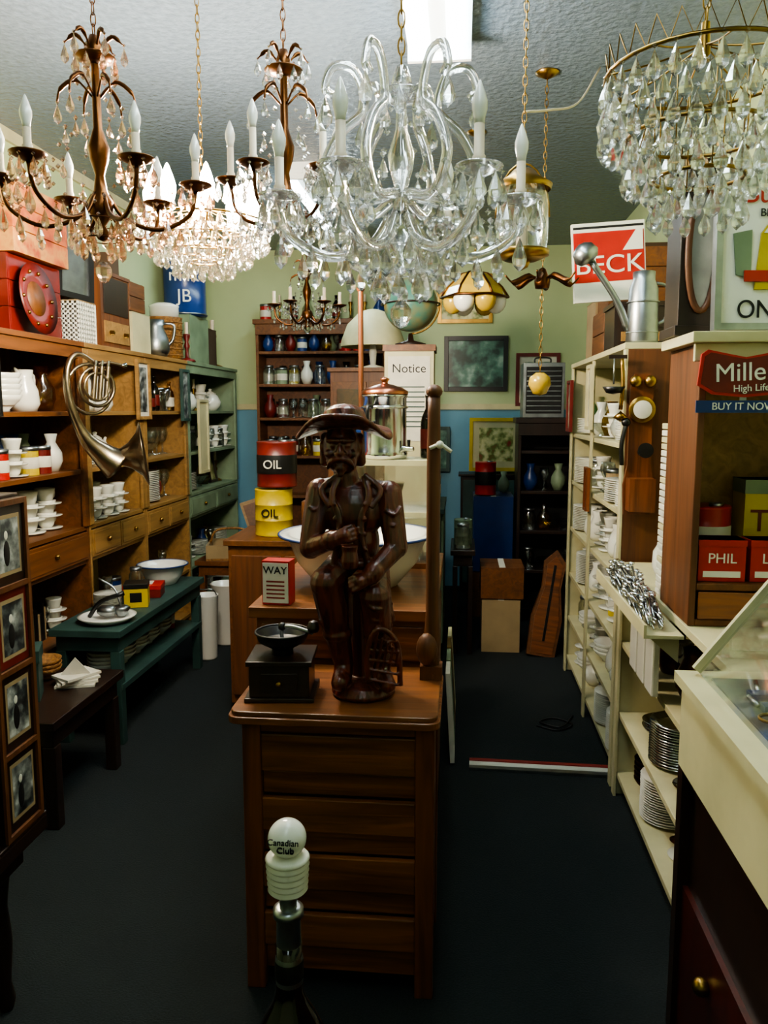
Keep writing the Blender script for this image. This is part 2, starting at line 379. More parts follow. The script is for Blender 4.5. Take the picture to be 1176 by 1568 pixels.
b.done('decorated_tin',(-.455,3.15,1.409),(0,.0,.1))
b=B();b.cyl((0,0,.1),(.0,.0,1.1),.011,.011,oakv,10);b.lathe([(0,0),(.04,0),(.04,.015),(.015,.03),(.012,.1),(0,.1)],dark,n=20)
b.sph((0,0,1.11),.018,oakv);b.done('wooden_pole_stand',(-.42,3.36,.987))
# ---------- giant bottle with stopper, near camera
b=B()
b.lathe([(0,0),(.05,0),(.055,.01),(.055,.09),(.05,.12),(.036,.15),(.024,.172),(.0195,.19),(.018,.215),(.018,.26),(0,.26)],bottleg,n=32)
b.lathe([(0,.2),(.0185,.2),(.019,.205),(.019,.24),(.0175,.245),(.0165,.3),(.021,.302),(.021,.312),(.015,.314),(0,.314)],steel,n=28)
b.lathe([(.0195,.21),(.02,.212),(.02,.235),(.0195,.237)],black,n=28)
b.cyl((0,0,.312),(0,0,.345),.012,.012,steel,16)
pr=[(0,.338)]
for k in range(6):pr+=[(.0245+.0006*k,.338+k*.0088),(.0275+.0006*k,.3418+k*.0088),(.0245+.0006*k,.3456+k*.0088)]
pr+=[(.02,.392),(0,.392)]
b.lathe(pr,white,n=32)
b.sph((0,0,.414),.0262,white,28,18)
b.text('Canadian',.0115,ink,(0,-.0262,.421),(pi/2-.2,0,0),.0012);b.text('Club',.0125,ink,(.003,-.0262,.410),(pi/2+.1,0,0),.0015)
b.done('large_liquor_bottle',(-.228,1.0,.611))
b=B();b.lathe([(0,.58),(.14,.58),(.15,.59),(.15,.6),(.14,.61),(0,.61)],dark,n=32);b.lathe([(.03,0.02),(.02,.2),(.035,.3),(.02,.4),(.03,.58)],dark,n=16)
for k in range(3):
    a=k*2.094+.5;b.tube(spl([(0.02*math.cos(a),.02*math.sin(a),.15),(.1*math.cos(a),.1*math.sin(a),.08),(.16*math.cos(a),.16*math.sin(a),.012)],4),.012,dark,8)
b.done('pedestal_table',(-.228,1.0,0))
# ---------- shop small items
def i_plates(b,s):
    for k in range(R.randint(9,18)):
        b.lathe([(0,0),(.055,0),(.1,.012),(.102,.015),(.055,.005),(0,.005)],s or white,(R.uniform(-.003,.003),0,k*.0095),20)
def i_cup(b,s):
    m=s or white
    b.lathe([(0,0),(.06,.004),(.065,.01),(.02,.006),(0,.006)],m,n=18);b.lathe([(0,.006),(.02,.006),(.03,.02),(.04,.06),(.042,.07),(.038,.07),(.02,.014),(0,.012)],m,n=16)
    b.tube(spl([(.036,0,.058),(.058,0,.055),(.056,0,.03),(.03,0,.025)],3),.004,m,6)
def i_cups2(b,s):
    i_cup(b,s);b.T=b.T@Matrix.Translation((0,0,.055));i_cup(b,s)
def i_cups3(b,s):
    for k in range(3):i_cup(b,s);b.T=b.T@Matrix.Translation((0,0,.05))
def i_bowl(b,s):
    for k in range(R.randint(2,5)):b.lathe([(0,0),(.035,0),(.035,.008),(.07,.04),(.082,.06),(.078,.06),(.05,.02),(0,.012)],s or white,(0,0,k*.02),20)
def i_teapot(b,s):
    m=s or white
    b.lathe([(0,0),(.04,0),(.065,.03),(.07,.06),(.05,.1),(.03,.112),(.032,.116),(.02,.125),(.008,.13),(.012,.142),(0,.148)],m,n=20)
    b.tube(spl([(.055,0,.04),(.09,0,.06),(.1,0,.1),(.112,0,.115)],3),[.014,.013,.012,.011,.01,.009,.008,.008,.007,.007],m,8)
    b.tube(spl([(-.05,0,.09),(-.1,0,.09),(-.1,0,.045),(-.06,0,.04)],3),.007,m,6)
def i_pitcher(b,s):
    m=s or white
    b.lathe([(0,0),(.045,0),(.06,.03),(.055,.08),(.035,.13),(.04,.16),(.036,.16),(.03,.13),(0,.02)],m,n=20);b.tube(spl([(.035,0,.145),(.08,0,.14),(.075,0,.08),(.052,0,.05)],3),.006,m,6)
    b.cap((-.036,0,.15),(-.052,0,.163),.01,.005,m,8)
def i_jar(b,s):
    b.lathe([(0,0),(.042,0),(.045,.006),(.045,.1),(.034,.12),(.034,.13),(0,.13)],s or glass,n=16);b.lathe([(0,.13),(.037,.13),(.037,.147),(0,.15)],steel,n=16)
def i_bottle(b,s):bottle(b,R.uniform(.17,.24),.032,s or R.choice([glass,ggreen,bottleg,gwarm]))
def i_goblet(b,s):b.lathe([(0,0),(.03,0),(.03,.003),(.005,.01),(.004,.06),(.02,.075),(.032,.11),(.029,.15),(.027,.15),(.03,.11),(.015,.078),(0,.07)],s or glass,n=16)
def i_vase(b,s):b.lathe([(0,0),(.03,0),(.05,.05),(.048,.09),(.02,.14),(.03,.18),(.026,.18),(.015,.14),(0,.1)],s or R.choice([white,blue,greenp,dred,glass,gwarm]),n=18)
def i_tin(b,s):
    m=s or R.choice([red,yel,blue,dred,card,greenp])
    b.lathe([(0,0),(.045,0),(.045,.11),(0,.11)],m,n=20,sm=False);b.lathe([(0,.11),(.047,.11),(.047,.128),(0,.13)],steel,n=20);b.lathe([(.0455,.03),(.046,.031),(.046,.08),(.0455,.081)],paper,n=20)
def i_books(b,s):
    z=-.07
    while z<.06:
        w=R.uniform(.012,.03);h=R.uniform(.13,.2);b.box(z,z+w-.001,-.05,.05,0,h,R.choice([dred,brown,greenp,blue,card,paper,black]));b.box(z+.002,z+w-.003,-.048,.052,.003,h-.003,paper);z+=w
def i_glassbowl(b,s):b.lathe([(0,0),(.04,0),(.03,.015),(.05,.03),(.085,.07),(.08,.07),(.045,.036),(0,.03)],glass,n=16,sm=False)
def i_candle(b,s):
    b.lathe([(0,0),(.045,0),(.04,.01),(.01,.02),(.008,.06),(.016,.08),(.008,.1),(.018,.13),(.018,.14),(0,.14)],s or brass,n=16);b.cyl((0,0,.14),(0,0,.2),.009,.009,ivory)
def frame(b,w,h,fw,fm,pm,mat_=None,t=.02):
    for x in(-w/2,w/2-fw):b.box(x,x+fw,-t,0,-h/2,h/2,fm)
    for z in(-h/2,h/2-fw):b.box(-w/2+fw,w/2-fw,-t,0,z,z+fw,fm)
    b.box(-w/2+fw,w/2-fw,-t*.4,0,-h/2+fw,h/2-fw,mat_ or pm)
    if mat_:
        g=fw+min(w,h)*.12;b.box(-w/2+g,w/2-g,-t*.45,-t*.4,-h/2+g,h/2-g,pm)
def i_frame(b,s):
    o=b.T;b.T=o@Matrix.Translation((0,0,.1))@Euler((-.18,0,0)).to_matrix().to_4x4();frame(b,.15,.2,.015,R.choice([brass,dark,brownv,black]),R.choice([photo1,paint2,paint3]));b.T=o
IT={'stack_of_plates':(i_plates,.21,.17),'teacup':(i_cup,.135,.08),'stacked_teacups':(i_cups2,.135,.14),'tower_of_teacups':(i_cups3,.135,.18),'serving_bowl':(i_bowl,.17,.14),'teapot':(i_teapot,.23,.15),'milk_jug':(i_pitcher,.16,.165),
'glass_jar':(i_jar,.095,.15),'glass_bottle':(i_bottle,.07,.24),'glass_goblet':(i_goblet,.07,.15),'vase':(i_vase,.105,.18),'food_tin':(i_tin,.1,.13),'row_of_books':(i_books,.155,.2),
'cut_glass_bowl':(i_glassbowl,.175,.07),'candlestick':(i_candle,.095,.2),'picture_frame':(i_frame,.16,.2)}
def put(k,x,y,z,rz=0,s=1,m=None,name=None):
    b=B();IT[k][0](b,m);return b.done(name or k,(x,y,z+.001),(0,0,rz),0,s)
def fill(x,y0,y1,z,kinds,s=1,axis='y',gap=.012,rz=pi/2,hm=.25,jx=.006):
    y=y0+.005;t=0
    while t<300:
        t+=1
        k=R.choice(kinds);w=IT[k][1]*s
        if IT[k][2]*s>hm:continue
        if y+w>y1:
            if y+.08>y1:break
            continue
        q=(x+R.uniform(-jx,jx),y+w/2)
        r=rz if k in('row_of_books','picture_frame','teapot','milk_jug') else rz+R.uniform(-.2,.2)
        put(k,*(q if axis=='y' else q[::-1]),z,r,s);y+=w+R.uniform(.002,gap)
# ---------- left wall shelves
def wshelf(name,y0,y1,hs,top,fm,bm,base,xf=-1.96,xb=-2.29,draw=True,crown=True):
    b=B();t=.022
    b.box(xb,xf,y0+.001,y0+t,0,top,fm);b.box(xb,xf,y1-t,y1-.001,0,top,fm);b.box(xb,xb+.012,y0+t,y1-t,0,top,bm)
    for z in hs:b.box(xb+.012,xf-.004,y0+t,y1-t,z-t,z,fm)
    b.box(xb,xf+.02,y0+.001,y1-.001,top,top+.025,fm)
    b.box(xf-.01,xf+.008,y0+.001,y0+.05,base,top-.002,fm);b.box(xf-.01,xf+.008,y1-.05,y1-.001,base,top-.002,fm)
    if crown:b.box(xf,xf+.01,y0+.05,y1-.05,top-.06,top-.002,fm)
    if draw:
        z1=base-.03;n=2;w=(y1-y0-2*t)/n
        b.box(xb+.012,xf-.012,y0+t,y1-t,z1-.17,z1-.15,fm)
        for k in range(n):
            a=y0+t+k*w+.006;c=a+w-.012;b.box(xf-.02,xf+.004,a,c,z1-.145,z1,fm);b.box(xf+.004,xf+.009,a+.015,c-.015,z1-.13,z1-.015,fm)
            b.sph((xf+.018,(a+c)/2,z1-.07),.014,brass,10,6)
    return b.done(name,bev=.002)
hs=[.12,.45,.99,1.29,1.59]
TOP=1.92
wshelf('wall_shelf_unit',2.55,4.03,hs,TOP,brown,brownv,.99)
wshelf('wall_shelf_unit',4.03,4.8,hs,TOP,pine,cream,.99)
wshelf('wall_shelf_unit',4.8,5.6,hs,TOP,pine,cream,.99)
wshelf('wall_shelf_unit',5.6,6.88,hs,TOP,greenp,greenp,.99)
TT=TOP+.025
ch=['stack_of_plates','tower_of_teacups','tower_of_teacups','serving_bowl','teapot','milk_jug','stack_of_plates']
gl=['glass_jar','glass_bottle','glass_goblet','cut_glass_bowl','vase']
mix=ch+gl+['row_of_books','food_tin','picture_frame','candlestick']
for j,(a,c_,kk) in enumerate(((2.6,4.0,ch+['vase','food_tin','vase']),(4.06,4.77,ch),(4.83,5.57,gl+['tower_of_teacups','stack_of_plates','milk_jug']),(5.63,6.85,mix))):
    for i,z in enumerate((.99,1.29,1.59)):
        small=[k for k in kk if IT[k][1]<.14]
        if (i+j)%3!=1:fill(-2.115,a,c_,z,kk,1.25,hm=.255)
        else:
            fill(-2.195,a,c_,z,small,1.05,hm=.255);fill(-2.045,a,c_,z,small,1.05,hm=.255)
    fill(-2.12,a,c_,.45,mix+['row_of_books']);fill(-2.12,a,c_,.12,mix,1.0)
def crate(name,x0,x1,y0,y1,z0,z1,m,extra=None):
    b=B();t=.014;n=max(2,int((z1-z0)/.09));h=(z1-z0)/n
    cx,cy=(x0+x1)/2,(y0+y1)/2;X=(x1-x0)/2;Y=(y1-y0)/2
    for k in range(n):
        b.box(-X,X,-Y,-Y+t,k*h,k*h+h-.004,m);b.box(-X,X,Y-t,Y,k*h,k*h+h-.004,m)
        b.box(-X,-X+t,-Y+t,Y-t,k*h,k*h+h-.004,m);b.box(X-t,X,-Y+t,Y-t,k*h,k*h+h-.004,m)
    b.box(-X+t,X-t,-Y+t,Y-t,0,.012,m)
    for sx in(-1,1):
        for sy in(-1,1):b.box(sx*(X-t*1.5)-.015,sx*(X-t*1.5)+.015,sy*(Y-t*1.5)-.015,sy*(Y-t*1.5)+.015,.012,z1-z0,m)
    if extra:extra(b,X,Y,z1-z0)
    return b.done(name,(cx,cy,z0+.001),bev=.002)
def carton(name,x0,x1,y0,y1,z0,z1,m,extra=None,rz=0):
    b=B();X=(x1-x0)/2;Y=(y1-y0)/2;h=z1-z0
    b.box(-X,X,-Y,Y,0,h-.012,m);b.box(-X-.002,X+.002,-Y-.002,-.003,h-.012,h-.008,m);b.box(-X-.002,X+.002,.003,Y+.002,h-.012,h-.008,m);b.box(-.02,.02,-Y-.003,Y+.003,h-.008,h-.007,paper)
    if extra:extra(b,X,Y,h)
    return b.done(name,((x0+x1)/2,(y0+y1)/2,z0+.001),(0,0,rz),bev=.002)
put('vase',-2.02,3.05,TT,0,1.7,dred);put('vase',-2.1,3.3,TT,0,1.9,dred);put('glass_bottle',-2.03,2.85,TT,0,1.3)
crate('wooden_crate',-2.28,-2.03,3.5,3.98,TT,2.3,dred)
crate('fruit_crate',-2.27,-1.99,3.5,4.0,2.302,2.62,orange)
b=B();b.lathe([(0,0),(.1,.0),(.16,.02),(.165,.025),(.1,.01),(0,.01)],dred,n=36);b.lathe([(0,.0105),(.08,.0105),(.08,.012),(0,.012)],brown,n=30)
for k in range(10):b.sph((.125*math.cos(k*pi/5),.125*math.sin(k*pi/5),.018),.01,brass,8,6)
b.done('decorative_plate',(-1.995,3.66,2.112),(pi/2-.12,0,pi/2))
b=B()
for k in range(8):
    b.box(-.1,.1,-.1,-.094,.02+k*.024,.03+k*.024,white);b.box(.094,.1,-.1,.1,.02+k*.024,.03+k*.024,white);b.box(-.1,-.094,-.1,.1,.02+k*.024,.03+k*.024,white);b.box(-.1,.1,.094,.1,.02+k*.024,.03+k*.024,white)
    x=-.09+k*.026;b.box(x,x+.01,-.1,-.094,0,.21,white);b.box(x,x+.01,.094,.1,0,.21,white);b.box(.094,.1,x,x+.01,0,.21,white);b.box(-.1,-.094,x,x+.01,0,.21,white)
b.box(-.1,.1,-.1,.1,0,.01,white);b.box(-.1,.1,-.1,.1,.21,.216,card);b.done('lattice_basket',(-2.07,4.14,TT+.001))
b=B();frame(b,.22,.46,.03,black,steel);b.box(-.02,.02,.0,.02,-.23,.2,dark);b.done('framed_mirror',(-2.03,4.14,2.4),(-.08,.1,pi/2-.5))
def radio(loc,w,d,h,m,rz=0):
    b=B();b.box(-w/2,w/2,-d/2,d/2,0,h,m);b.box(-w/2+.03,w/2-.03,-d/2-.006,-d/2,h*.45,h-.03,dark);b.box(-w/2+.03,w/2-.03,-d/2-.008,-d/2,.03,h*.35,pine)
    for q in(-.25,.25):b.cyl((q*w,-d/2-.008,h*.2),(q*w,-d/2-.03,h*.2),.014,.012,brass)
    b.box(-w/2-.008,w/2+.008,-d/2-.008,d/2+.004,h-.02,h,m);return b.done('wooden_radio',loc,(0,0,rz),bev=.004)
radio((-2.1,4.52,TT+.001),.38,.24,.42,brownv,pi/2)
put('candlestick',-2.1,4.45,2.366,0,1.1);carton('cardboard_carton',-2.2,-2.02,4.54,4.68,2.366,2.5,cardd)
carton('cardboard_carton',-2.25,-2.0,4.8,5.08,TT,2.2,cream);crate('wooden_crate',-2.24,-2.02,4.82,5.06,2.203,2.38,brown)
put('milk_jug',-2.02,5.22,TT,.4,1.5,steel,'metal_jug');put('food_tin',-2.18,5.25,TT,0,1.6,red)
b=B();b.lathe([(0,0),(.1,0),(.12,.02),(.12,.28),(.125,.29),(.11,.29),(.11,.02),(0,.01)],wick,n=28);b.lathe([(0,.29),(.1,.29),(.1,.36),(.105,.37),(.06,.39),(0,.39)],white,n=24)
for k in range(6):b.tube(ring(.122,.03+k*.045,28),.004,wick,5,True)
b.done('wicker_hamper',(-2.08,5.55,TT+.001))
carton('cardboard_carton',-2.28,-1.99,5.82,6.25,TT,2.3,greenp)
b=B();b.lathe([(0,0),(.16,0),(.16,.02),(.155,.022),(.155,.38),(.16,.382),(.16,.4),(.11,.42),(0,.42)],blue,n=36)
for rr in(.01,.39):b.tube(ring(.16,rr,36),.007,steel,6,True)
b.text('milk',.13,white,(.0,-.158,.28),(pi/2,0,0),.006);b.text('JB',.13,white,(.0,-.158,.13),(pi/2,0,0),.006)
b.done('milk_powder_tin',(-2.1,6.05,2.302),(0,0,.3))
carton('cardboard_carton',-2.26,-2.02,6.32,6.55,TT,2.25,cardd);put('vase',-2.13,6.43,2.251,0,1.3,greenp);put('candlestick',-2.1,6.7,TT,0,2,brass);put('candlestick',-1.99,5.74,TT,0,1.4,dred)
def fr(name,loc,w,h,fw,fm,pm,rz,mt=None,rx=0,ry=0):
    b=B();frame(b,w,h,fw,fm,pm,mt);return b.done(name,loc,(rx,ry,rz),bev=.0015)
fr('framed_picture',(-1.948,4.78,1.72),.2,.36,.02,pine,photo1,pi/2,paper)
fr('framed_picture',(-1.945,5.52,1.7),.16,.36,.02,tealp,photo1,pi/2)
fr('framed_picture',(-1.945,5.9,1.4),.22,.55,.02,cream,cream,pi/2)
fr('framed_picture',(-1.945,3.1,1.74),.26,.34,.02,black,paint3,pi/2,paper)
# horn
b=B()
def coil(r,cx,cz,y,n=24):return [(cx+r*math.cos(2*pi*i/n),y,cz+r*math.sin(2*pi*i/n)) for i in range(n)]
b.tube(spl([(-.02,0,.2),(-.12,.0,.24),(-.17,0,.16),(-.16,0,.02),(-.1,0,-.12),(-.02,-.01,-.2),(.04,-.03,-.25)],6),[.008+.0006*i if i<22 else .0212+.004*(i-22) for i in range(37)],hornm,12)
b.lathe([(.03,0),(.04,.04),(.06,.08),(.1,.12),(.145,.14),(.147,.143),(.14,.142),(.09,.118),(.05,.08),(.0,.03)],hornm,(.02,-.02,-.22),32,True,(.6,-.45,.1))
b.tube(coil(.085,-.04,.1,-.02),.008,hornm,8,True);b.tube(coil(.06,-.05,.1,-.035),.007,hornm,8,True);b.tube(coil(.11,-.06,.09,.005),.008,hornm,8,True)
for k in range(3):
    b.cyl((-.07+.032*k,-.03,.04),(-.05+.032*k,-.03,.19),.012,.012,hornm,12);b.cyl((-.05+.032*k,-.03,.19),(-.046+.032*k,-.03,.215),.005,.008,chrome,8)
b.tube(spl([(-.02,0,.2),(.04,-.01,.21),(.09,-.02,.2)],4),.006,hornm,8);b.lathe([(.005,0),(.014,.02),(.0,.01)],chrome,(.09,-.02,.2),12,True,(1,-.1,0))
b.done('brass_french_horn',(-1.77,3.85,1.6),(0,0,1.0),0,1.1)
# ---------- left low furniture
def bench(name,x0,x1,y0,y1,h,m,lower=None,lt=.05):
    b=B();b.box(x0,x1,y0,y1,h-.035,h,m);b.box(x0+.02,x1-.02,y0+.03,y1-.03,h-.11,h-.035,m)
    for x in(x0+.015,x1-.015-lt):
        for y in(y0+.03,y1-.03-lt):b.box(x,x+lt,y,y+lt,0,h-.11,m)
    if lower:b.box(x0+.02,x1-.01,y0+.04,y1-.04,lower-.03,lower,m)
    return b.done(name,bev=.003)
bench('painted_bench',-1.93,-1.58,3.5,4.75,.57,tealp,.3)
bench('low_stool',-1.92,-1.5,2.72,3.35,.44,dark)
fill(-1.75,3.6,4.6,.3,['row_of_books','food_tin','serving_bowl','glass_bottle'],1,hm=.15)
b=B();b.lathe([(0,0),(.1,0),(.13,.02),(.14,.03),(.12,.032),(.09,.012),(0,.01)],enam,n=28);b.tube(spl([(-.09,0,.02),(-.02,-.02,.1),(.09,0,.14)],4),.011,black,8);b.sph((0,0,.05),(.05,.04,.03),steel)
b.lathe([(.02,0),(.045,.04),(.03,.05),(0,.05)],steel,(.06,.03,.02),16);b.tube(spl([(.06,.03,.07),(.02,.05,.15),(-.06,.05,.2)],4),.006,steel,6)
b.done('enamel_dish_with_utensils',(-1.72,3.68,.571))
b=B();b.box(-.06,.06,-.06,.06,0,.12,yel);b.box(-.062,.062,-.062,.062,.1,.125,black);b.box(-.03,.03,-.063,-.06,.03,.08,black);b.done('yellow_tin_box',(-1.7,4.0,.571),(0,0,.3),bev=.004)
b=B();b.box(-.1,.1,-.07,.07,0,.06,dred);b.box(-.103,.103,-.073,.073,.045,.07,red);b.box(-.05,.05,-.04,.04,.07,.074,paper);b.done('red_biscuit_tin',(-1.75,4.22,.571),(0,0,.2),bev=.004)
basin('enamel_basin',(-1.76,4.53,.571),.14,.12);put('stack_of_plates',-1.84,3.95,.57,0,.7);put('glass_jar',-1.85,4.35,.57,0,.9)
b=B();b.box(-.1,.1,-.07,.07,0,.2,tealp);b.box(-.105,.105,-.075,.075,.16,.21,tealp);b.tube(spl([(-.04,0,.21),(-.03,0,.24),(.03,0,.24),(.04,0,.21)],4),.004,steel,6);b.box(-.015,.015,-.08,-.075,.14,.18,brass);b.box(-.05,.05,-.0715,-.07,.04,.12,paper)
b.done('metal_cash_box',(-1.78,2.95,.441),(0,0,.4),bev=.004)
b=B()
for k in range(4):
    o=b.T;b.T=Matrix.Rotation(k*.25,4,'Z');b.box(-.08,.08,-.06,.06,.012*k,.012*k+.01,paper);b.T=o
b.prism([(-.06,.048),(.06,.048),(.0,.12)],-.02,-.016,paper)
b.done('stack_of_papers',(-1.62,3.15,.441),(0,0,.3))
put('serving_bowl',-1.79,3.2,.44,0,.9,wick,'wicker_bowl')
def bucket(name,x,y,r,h,m):
    b=B();b.lathe([(0,0),(r*.8,0),(r*.82,.01),(r,h-.01),(r*1.04,h-.005),(r*1.04,h),(r*.96,h),(r*.78,.02),(0,.02)],m,n=28);b.tube(spl([(r,0,h-.02),(r*.8,-.05,h+.02+r*.3),(0,-.06,h+r*.6),(-r*.8,-.05,h+.02+r*.3),(-r,0,h-.02)],4),.004,steel,6);return b.done(name,(x,y,.001))
bucket('white_bucket',-1.62,4.9,.075,.42,enam);bucket('white_bucket',-1.6,5.25,.1,.42,enam)
bench('low_stool',-1.9,-1.45,5.5,5.95,.52,brown)
b=B();b.box(-.17,.17,-.17,.17,0,.015,wick)
for a in((-.17,-.155,-.17,.17),(.155,.17,-.17,.17),(-.155,.155,-.17,-.155),(-.155,.155,.155,.17)):b.box(a[0],a[1],a[2],a[3],.015,.11,card)
b.tube(spl([(-.16,0,.1),(-.1,0,.2),(.1,0,.2),(.16,0,.1)],4),.009,wick,6);b.done('wicker_tray_basket',(-1.68,5.7,.521),(0,0,.2))
crate('wooden_crate',-1.42,-1.12,5.5,5.85,0,.36,brown);carton('cardboard_carton',-1.4,-1.14,5.52,5.82,.364,.55,cardd)
put('glass_jar',-1.3,5.65,.554,0,1.4)
b=B();b.box(-.09,.09,-.012,.012,0,.9,pine);b.box(-.07,.07,-.018,-.012,.03,.87,brown);b.done('wooden_board',(-1.42,6.3,.02),(-.2,-.3,.3))
b=B();w,h=.17,.85
b.box(-w/2,w/2,-.018,0,0,h,dark)
for k in range(4):
    z=.02+k*.208;b.box(-w/2+.02,w/2-.02,-.0205,-.018,z,z+.19,dred if k==2 else dark);b.box(-w/2+.032,w/2-.032,-.021,-.0205,z+.02,z+.17,card);b.box(-w/2+.04,w/2-.04,-.0215,-.021,z+.03,z+.16,photo1)
    b.sph((-.01,-.0215,z+.075),(.014,.001,.032),ink,10,8);b.sph((-.01,-.0215,z+.12),(.008,.001,.011),paper,10,8)
for x in(-w/2,w/2-.014):b.box(x,x+.014,-.026,-.018,0,h,brownv)
for k in range(5):z=k*(h-.014)/4;b.box(-w/2+.014,w/2-.014,-.026,-.018,z,z+.014,brownv)
b.done('framed_photograph_panel',(-1.125,1.84,.5315),(0,0,pi/2+.0),bev=.001)
b=B();b.box(-1.75,-1.1,1.3,1.94,.48,.52,dark)
b.box(-1.72,-1.15,1.33,1.9,.4,.48,dark);
for x in(-1.7,-1.2):
    for y in(1.37,1.86):b.lathe([(.018,0),(.025,.03),(.016,.08),(.026,.2),(.018,.3),(.03,.4)],dark,(x,y,0),14)
b.box(-1.75,-1.1,1.3,1.94,.52,.53,dark);b.box(-1.72,-1.128,1.4,1.93,.53,1.37,dark);b.box(-1.74,-1.13,1.39,1.94,1.37,1.39,dark)
b.done('dark_side_cabinet',bev=.003)
# ---------- centre stacks behind dresser
def drum(name,x,y,z,r,h,m,band=None,txt=None):
    b=B();b.lathe([(0,0),(r,0),(r*1.02,.004),(r,.01),(r,h*.33),(r*1.015,h*.335),(r,h*.34),(r,h*.66),(r*1.015,h*.665),(r,h*.67),(r,h-.01),(r*1.02,h-.004),(r*.98,h),(0,h-.005)],m,n=32)
    if band:b.lathe([(r*1.02,h*.3),(r*1.025,h*.31),(r*1.025,h*.7),(r*1.02,h*.71)],band,n=32)
    b.lathe([(0,h),(r*.3,h),(r*.3,h+.012),(0,h+.012)],steel,(r*.4,0,-.005),14)
    if txt:b.text(txt,r*.6,ink if band is None else paper,(0,-r*1.03,h*.5),(pi/2,0,0),.004)
    return b.done(name,(x,y,z+.001))
b=B();b.box(-1.2,-.35,4.0,4.5,.05,.9,brown);b.box(-1.22,-.33,3.98,4.52,.9,.93,brown)
for k in range(3):b.box(-1.18+k*.28,-.92+k*.28,3.985,4.0,.1,.85,brownv);b.sph((-.96+k*.28,3.98,.5),.014,brass,10,6)
for x in(-1.18,-.42):
    for y in(4.02,4.42):b.box(x,x+.05,y,y+.05,0,.05,brown)
b.done('low_wooden_cabinet',bev=.003)
drum('oil_drum_tin',-1.0,4.2,.93,.1,.25,yel,None,'OIL');drum('oil_drum_tin',-.98,4.2,1.192,.105,.24,dred,black,'OIL')
crate('wooden_crate',-.84,-.62,4.15,4.4,.93,1.12,brown);put('vase',-.73,4.27,.944,0,1.2);
for k,(x,y) in enumerate(((-.55,4.1),(-.45,4.2),(-.5,4.35),(-.4,4.1))):put(['glass_jar','glass_bottle','candlestick','vase'][k],x,y,.93,0,1.2)
def bshelf(name,x0,x1,y0,y1,hs,z0,z1,fm,bm):
    b=B();t=.025
    b.box(x0,x0+t,y0,y1,z0,z1,fm);b.box(x1-t,x1,y0,y1,z0,z1,fm);b.box(x0+t,x1-t,y1-.01,y1,z0,z1,bm)
    for z in hs:b.box(x0+t,x1-t,y0,y1-.01,z-t,z,fm)
    b.box(x0-.02,x1+.02,y0-.02,y1,z1,z1+.04,fm);b.box(x0,x1,y0-.01,y0,z1-.09,z1,fm);return b.done(name,bev=.003)
bshelf('back_bookcase',-1.78,-.65,6.9,7.18,[.1,.5,.85,1.2,1.53,1.82,2.1],0,2.33,brown,brown)
for z in(1.2,1.53,1.82,2.1):
    for yy in(6.965,7.09):fill(yy,-1.74,-.69,z,['glass_jar','glass_bottle','glass_goblet','vase','food_tin','glass_bottle'],1.1 if z<2 else .95,'x',.008,0,.24 if z<2 else .19,.003)
for k in range(9):put(R.choice(['glass_jar','vase','food_tin','candlestick','glass_bottle']),-1.72+k*.125,7.04,2.37,0,1.1)
b=B();b.lathe([(0,.0),(.08,0),(.08,.015),(.02,.03),(.03,.12),(.015,.2),(.0,.21)],white,n=20);b.lathe([(.24,.16),(.235,.2),(.19,.32),(.1,.41),(.04,.43),(0,.432),(.03,.42),(.09,.4),(.18,.31),(.225,.19)],cream,n=36)
b.done('table_lamp',(-.66,6.0,1.9+.001))
b=B();b.box(-.95,-.4,5.8,6.25,0,1.9-.03,brownv);b.box(-.97,-.38,5.78,6.27,1.87,1.9,brown)
for k in range(2):
    b.box(-.93+k*.265,-.685+k*.265,5.785,5.8,.1,1.8,brown);b.box(-.9+k*.265,-.715+k*.265,5.78,5.786,1.0,1.75,glass);b.sph((-.7+k*.06,5.775,.95),.012,brass,8,6)
b.done('tall_wooden_wardrobe',bev=.003)
b=B();b.lathe([(0,0),(.09,0),(.09,.012),(.02,.03),(.012,.07),(0,.07)],dark,n=24);b.sph((0,0,.235),.155,globem,32,20)
b.tube([(.166*math.sin(t)*1,0,.235-.166*math.cos(t)) for t in [pi*i/16 for i in range(17)]],.006,brass,6);b.tube(ring(.17,.235,32),.005,dark,6,True)
b.done('terrestrial_globe',(-.3,4.72,1.965+.002))
b=B();b.box(-.14,.14,-.12,.12,0,1.93,cream);b.box(-.15,.15,-.13,.13,1.93,1.965,brown)
b.box(-.12,.12,-.125,-.12,1.42,1.9,paper);b.text('Notice',.07,ink,(0,-.126,1.83));
for k in range(9):b.box(-.09,.09,-.1265,-.125,1.5+k*.028,1.507+k*.028,tealp)
b.done('display_pedestal',(-.3,4.72,0),bev=.003)
# ---------- back wall pictures
fr('framed_painting',(.12,YB-.003,2.0),.56,.48,.04,black,paint1,0)
fr('framed_print',(.02,YB-.003,2.56),.48,.42,.035,brass,paint2,0)
fr('framed_portrait',(.66,YB-.003,1.86),.38,.46,.03,dred,paint3,0,paper)
fr('framed_picture',(.3,7.0,1.3),.46,.46,.03,yel,paint2,.0,cream)
fr('framed_picture',(-.25,7.17,1.25),.3,.4,.03,tealp,paint1,0)
b=B();b.box(0,.75,6.9,7.18,.04,1.03,dark);b.box(-.02,.77,6.88,7.19,1.03,1.05,dark);b.box(.02,.36,6.89,6.9,.1,1.0,tealp);b.box(.39,.73,6.89,6.9,.1,1.0,tealp)
b.box(0.02,.73,6.92,7.16,0,.04,dark);b.done('dark_cupboard',bev=.003)
b=B();b.box(-.6,-.12,5.0,5.7,.04,.95,tealp);b.box(-.62,-.1,4.98,5.72,.95,.98,tealp)
for k in range(3):b.box(-.12,-.105,5.03+k*.22,5.22+k*.22,.1,.9,greenp)
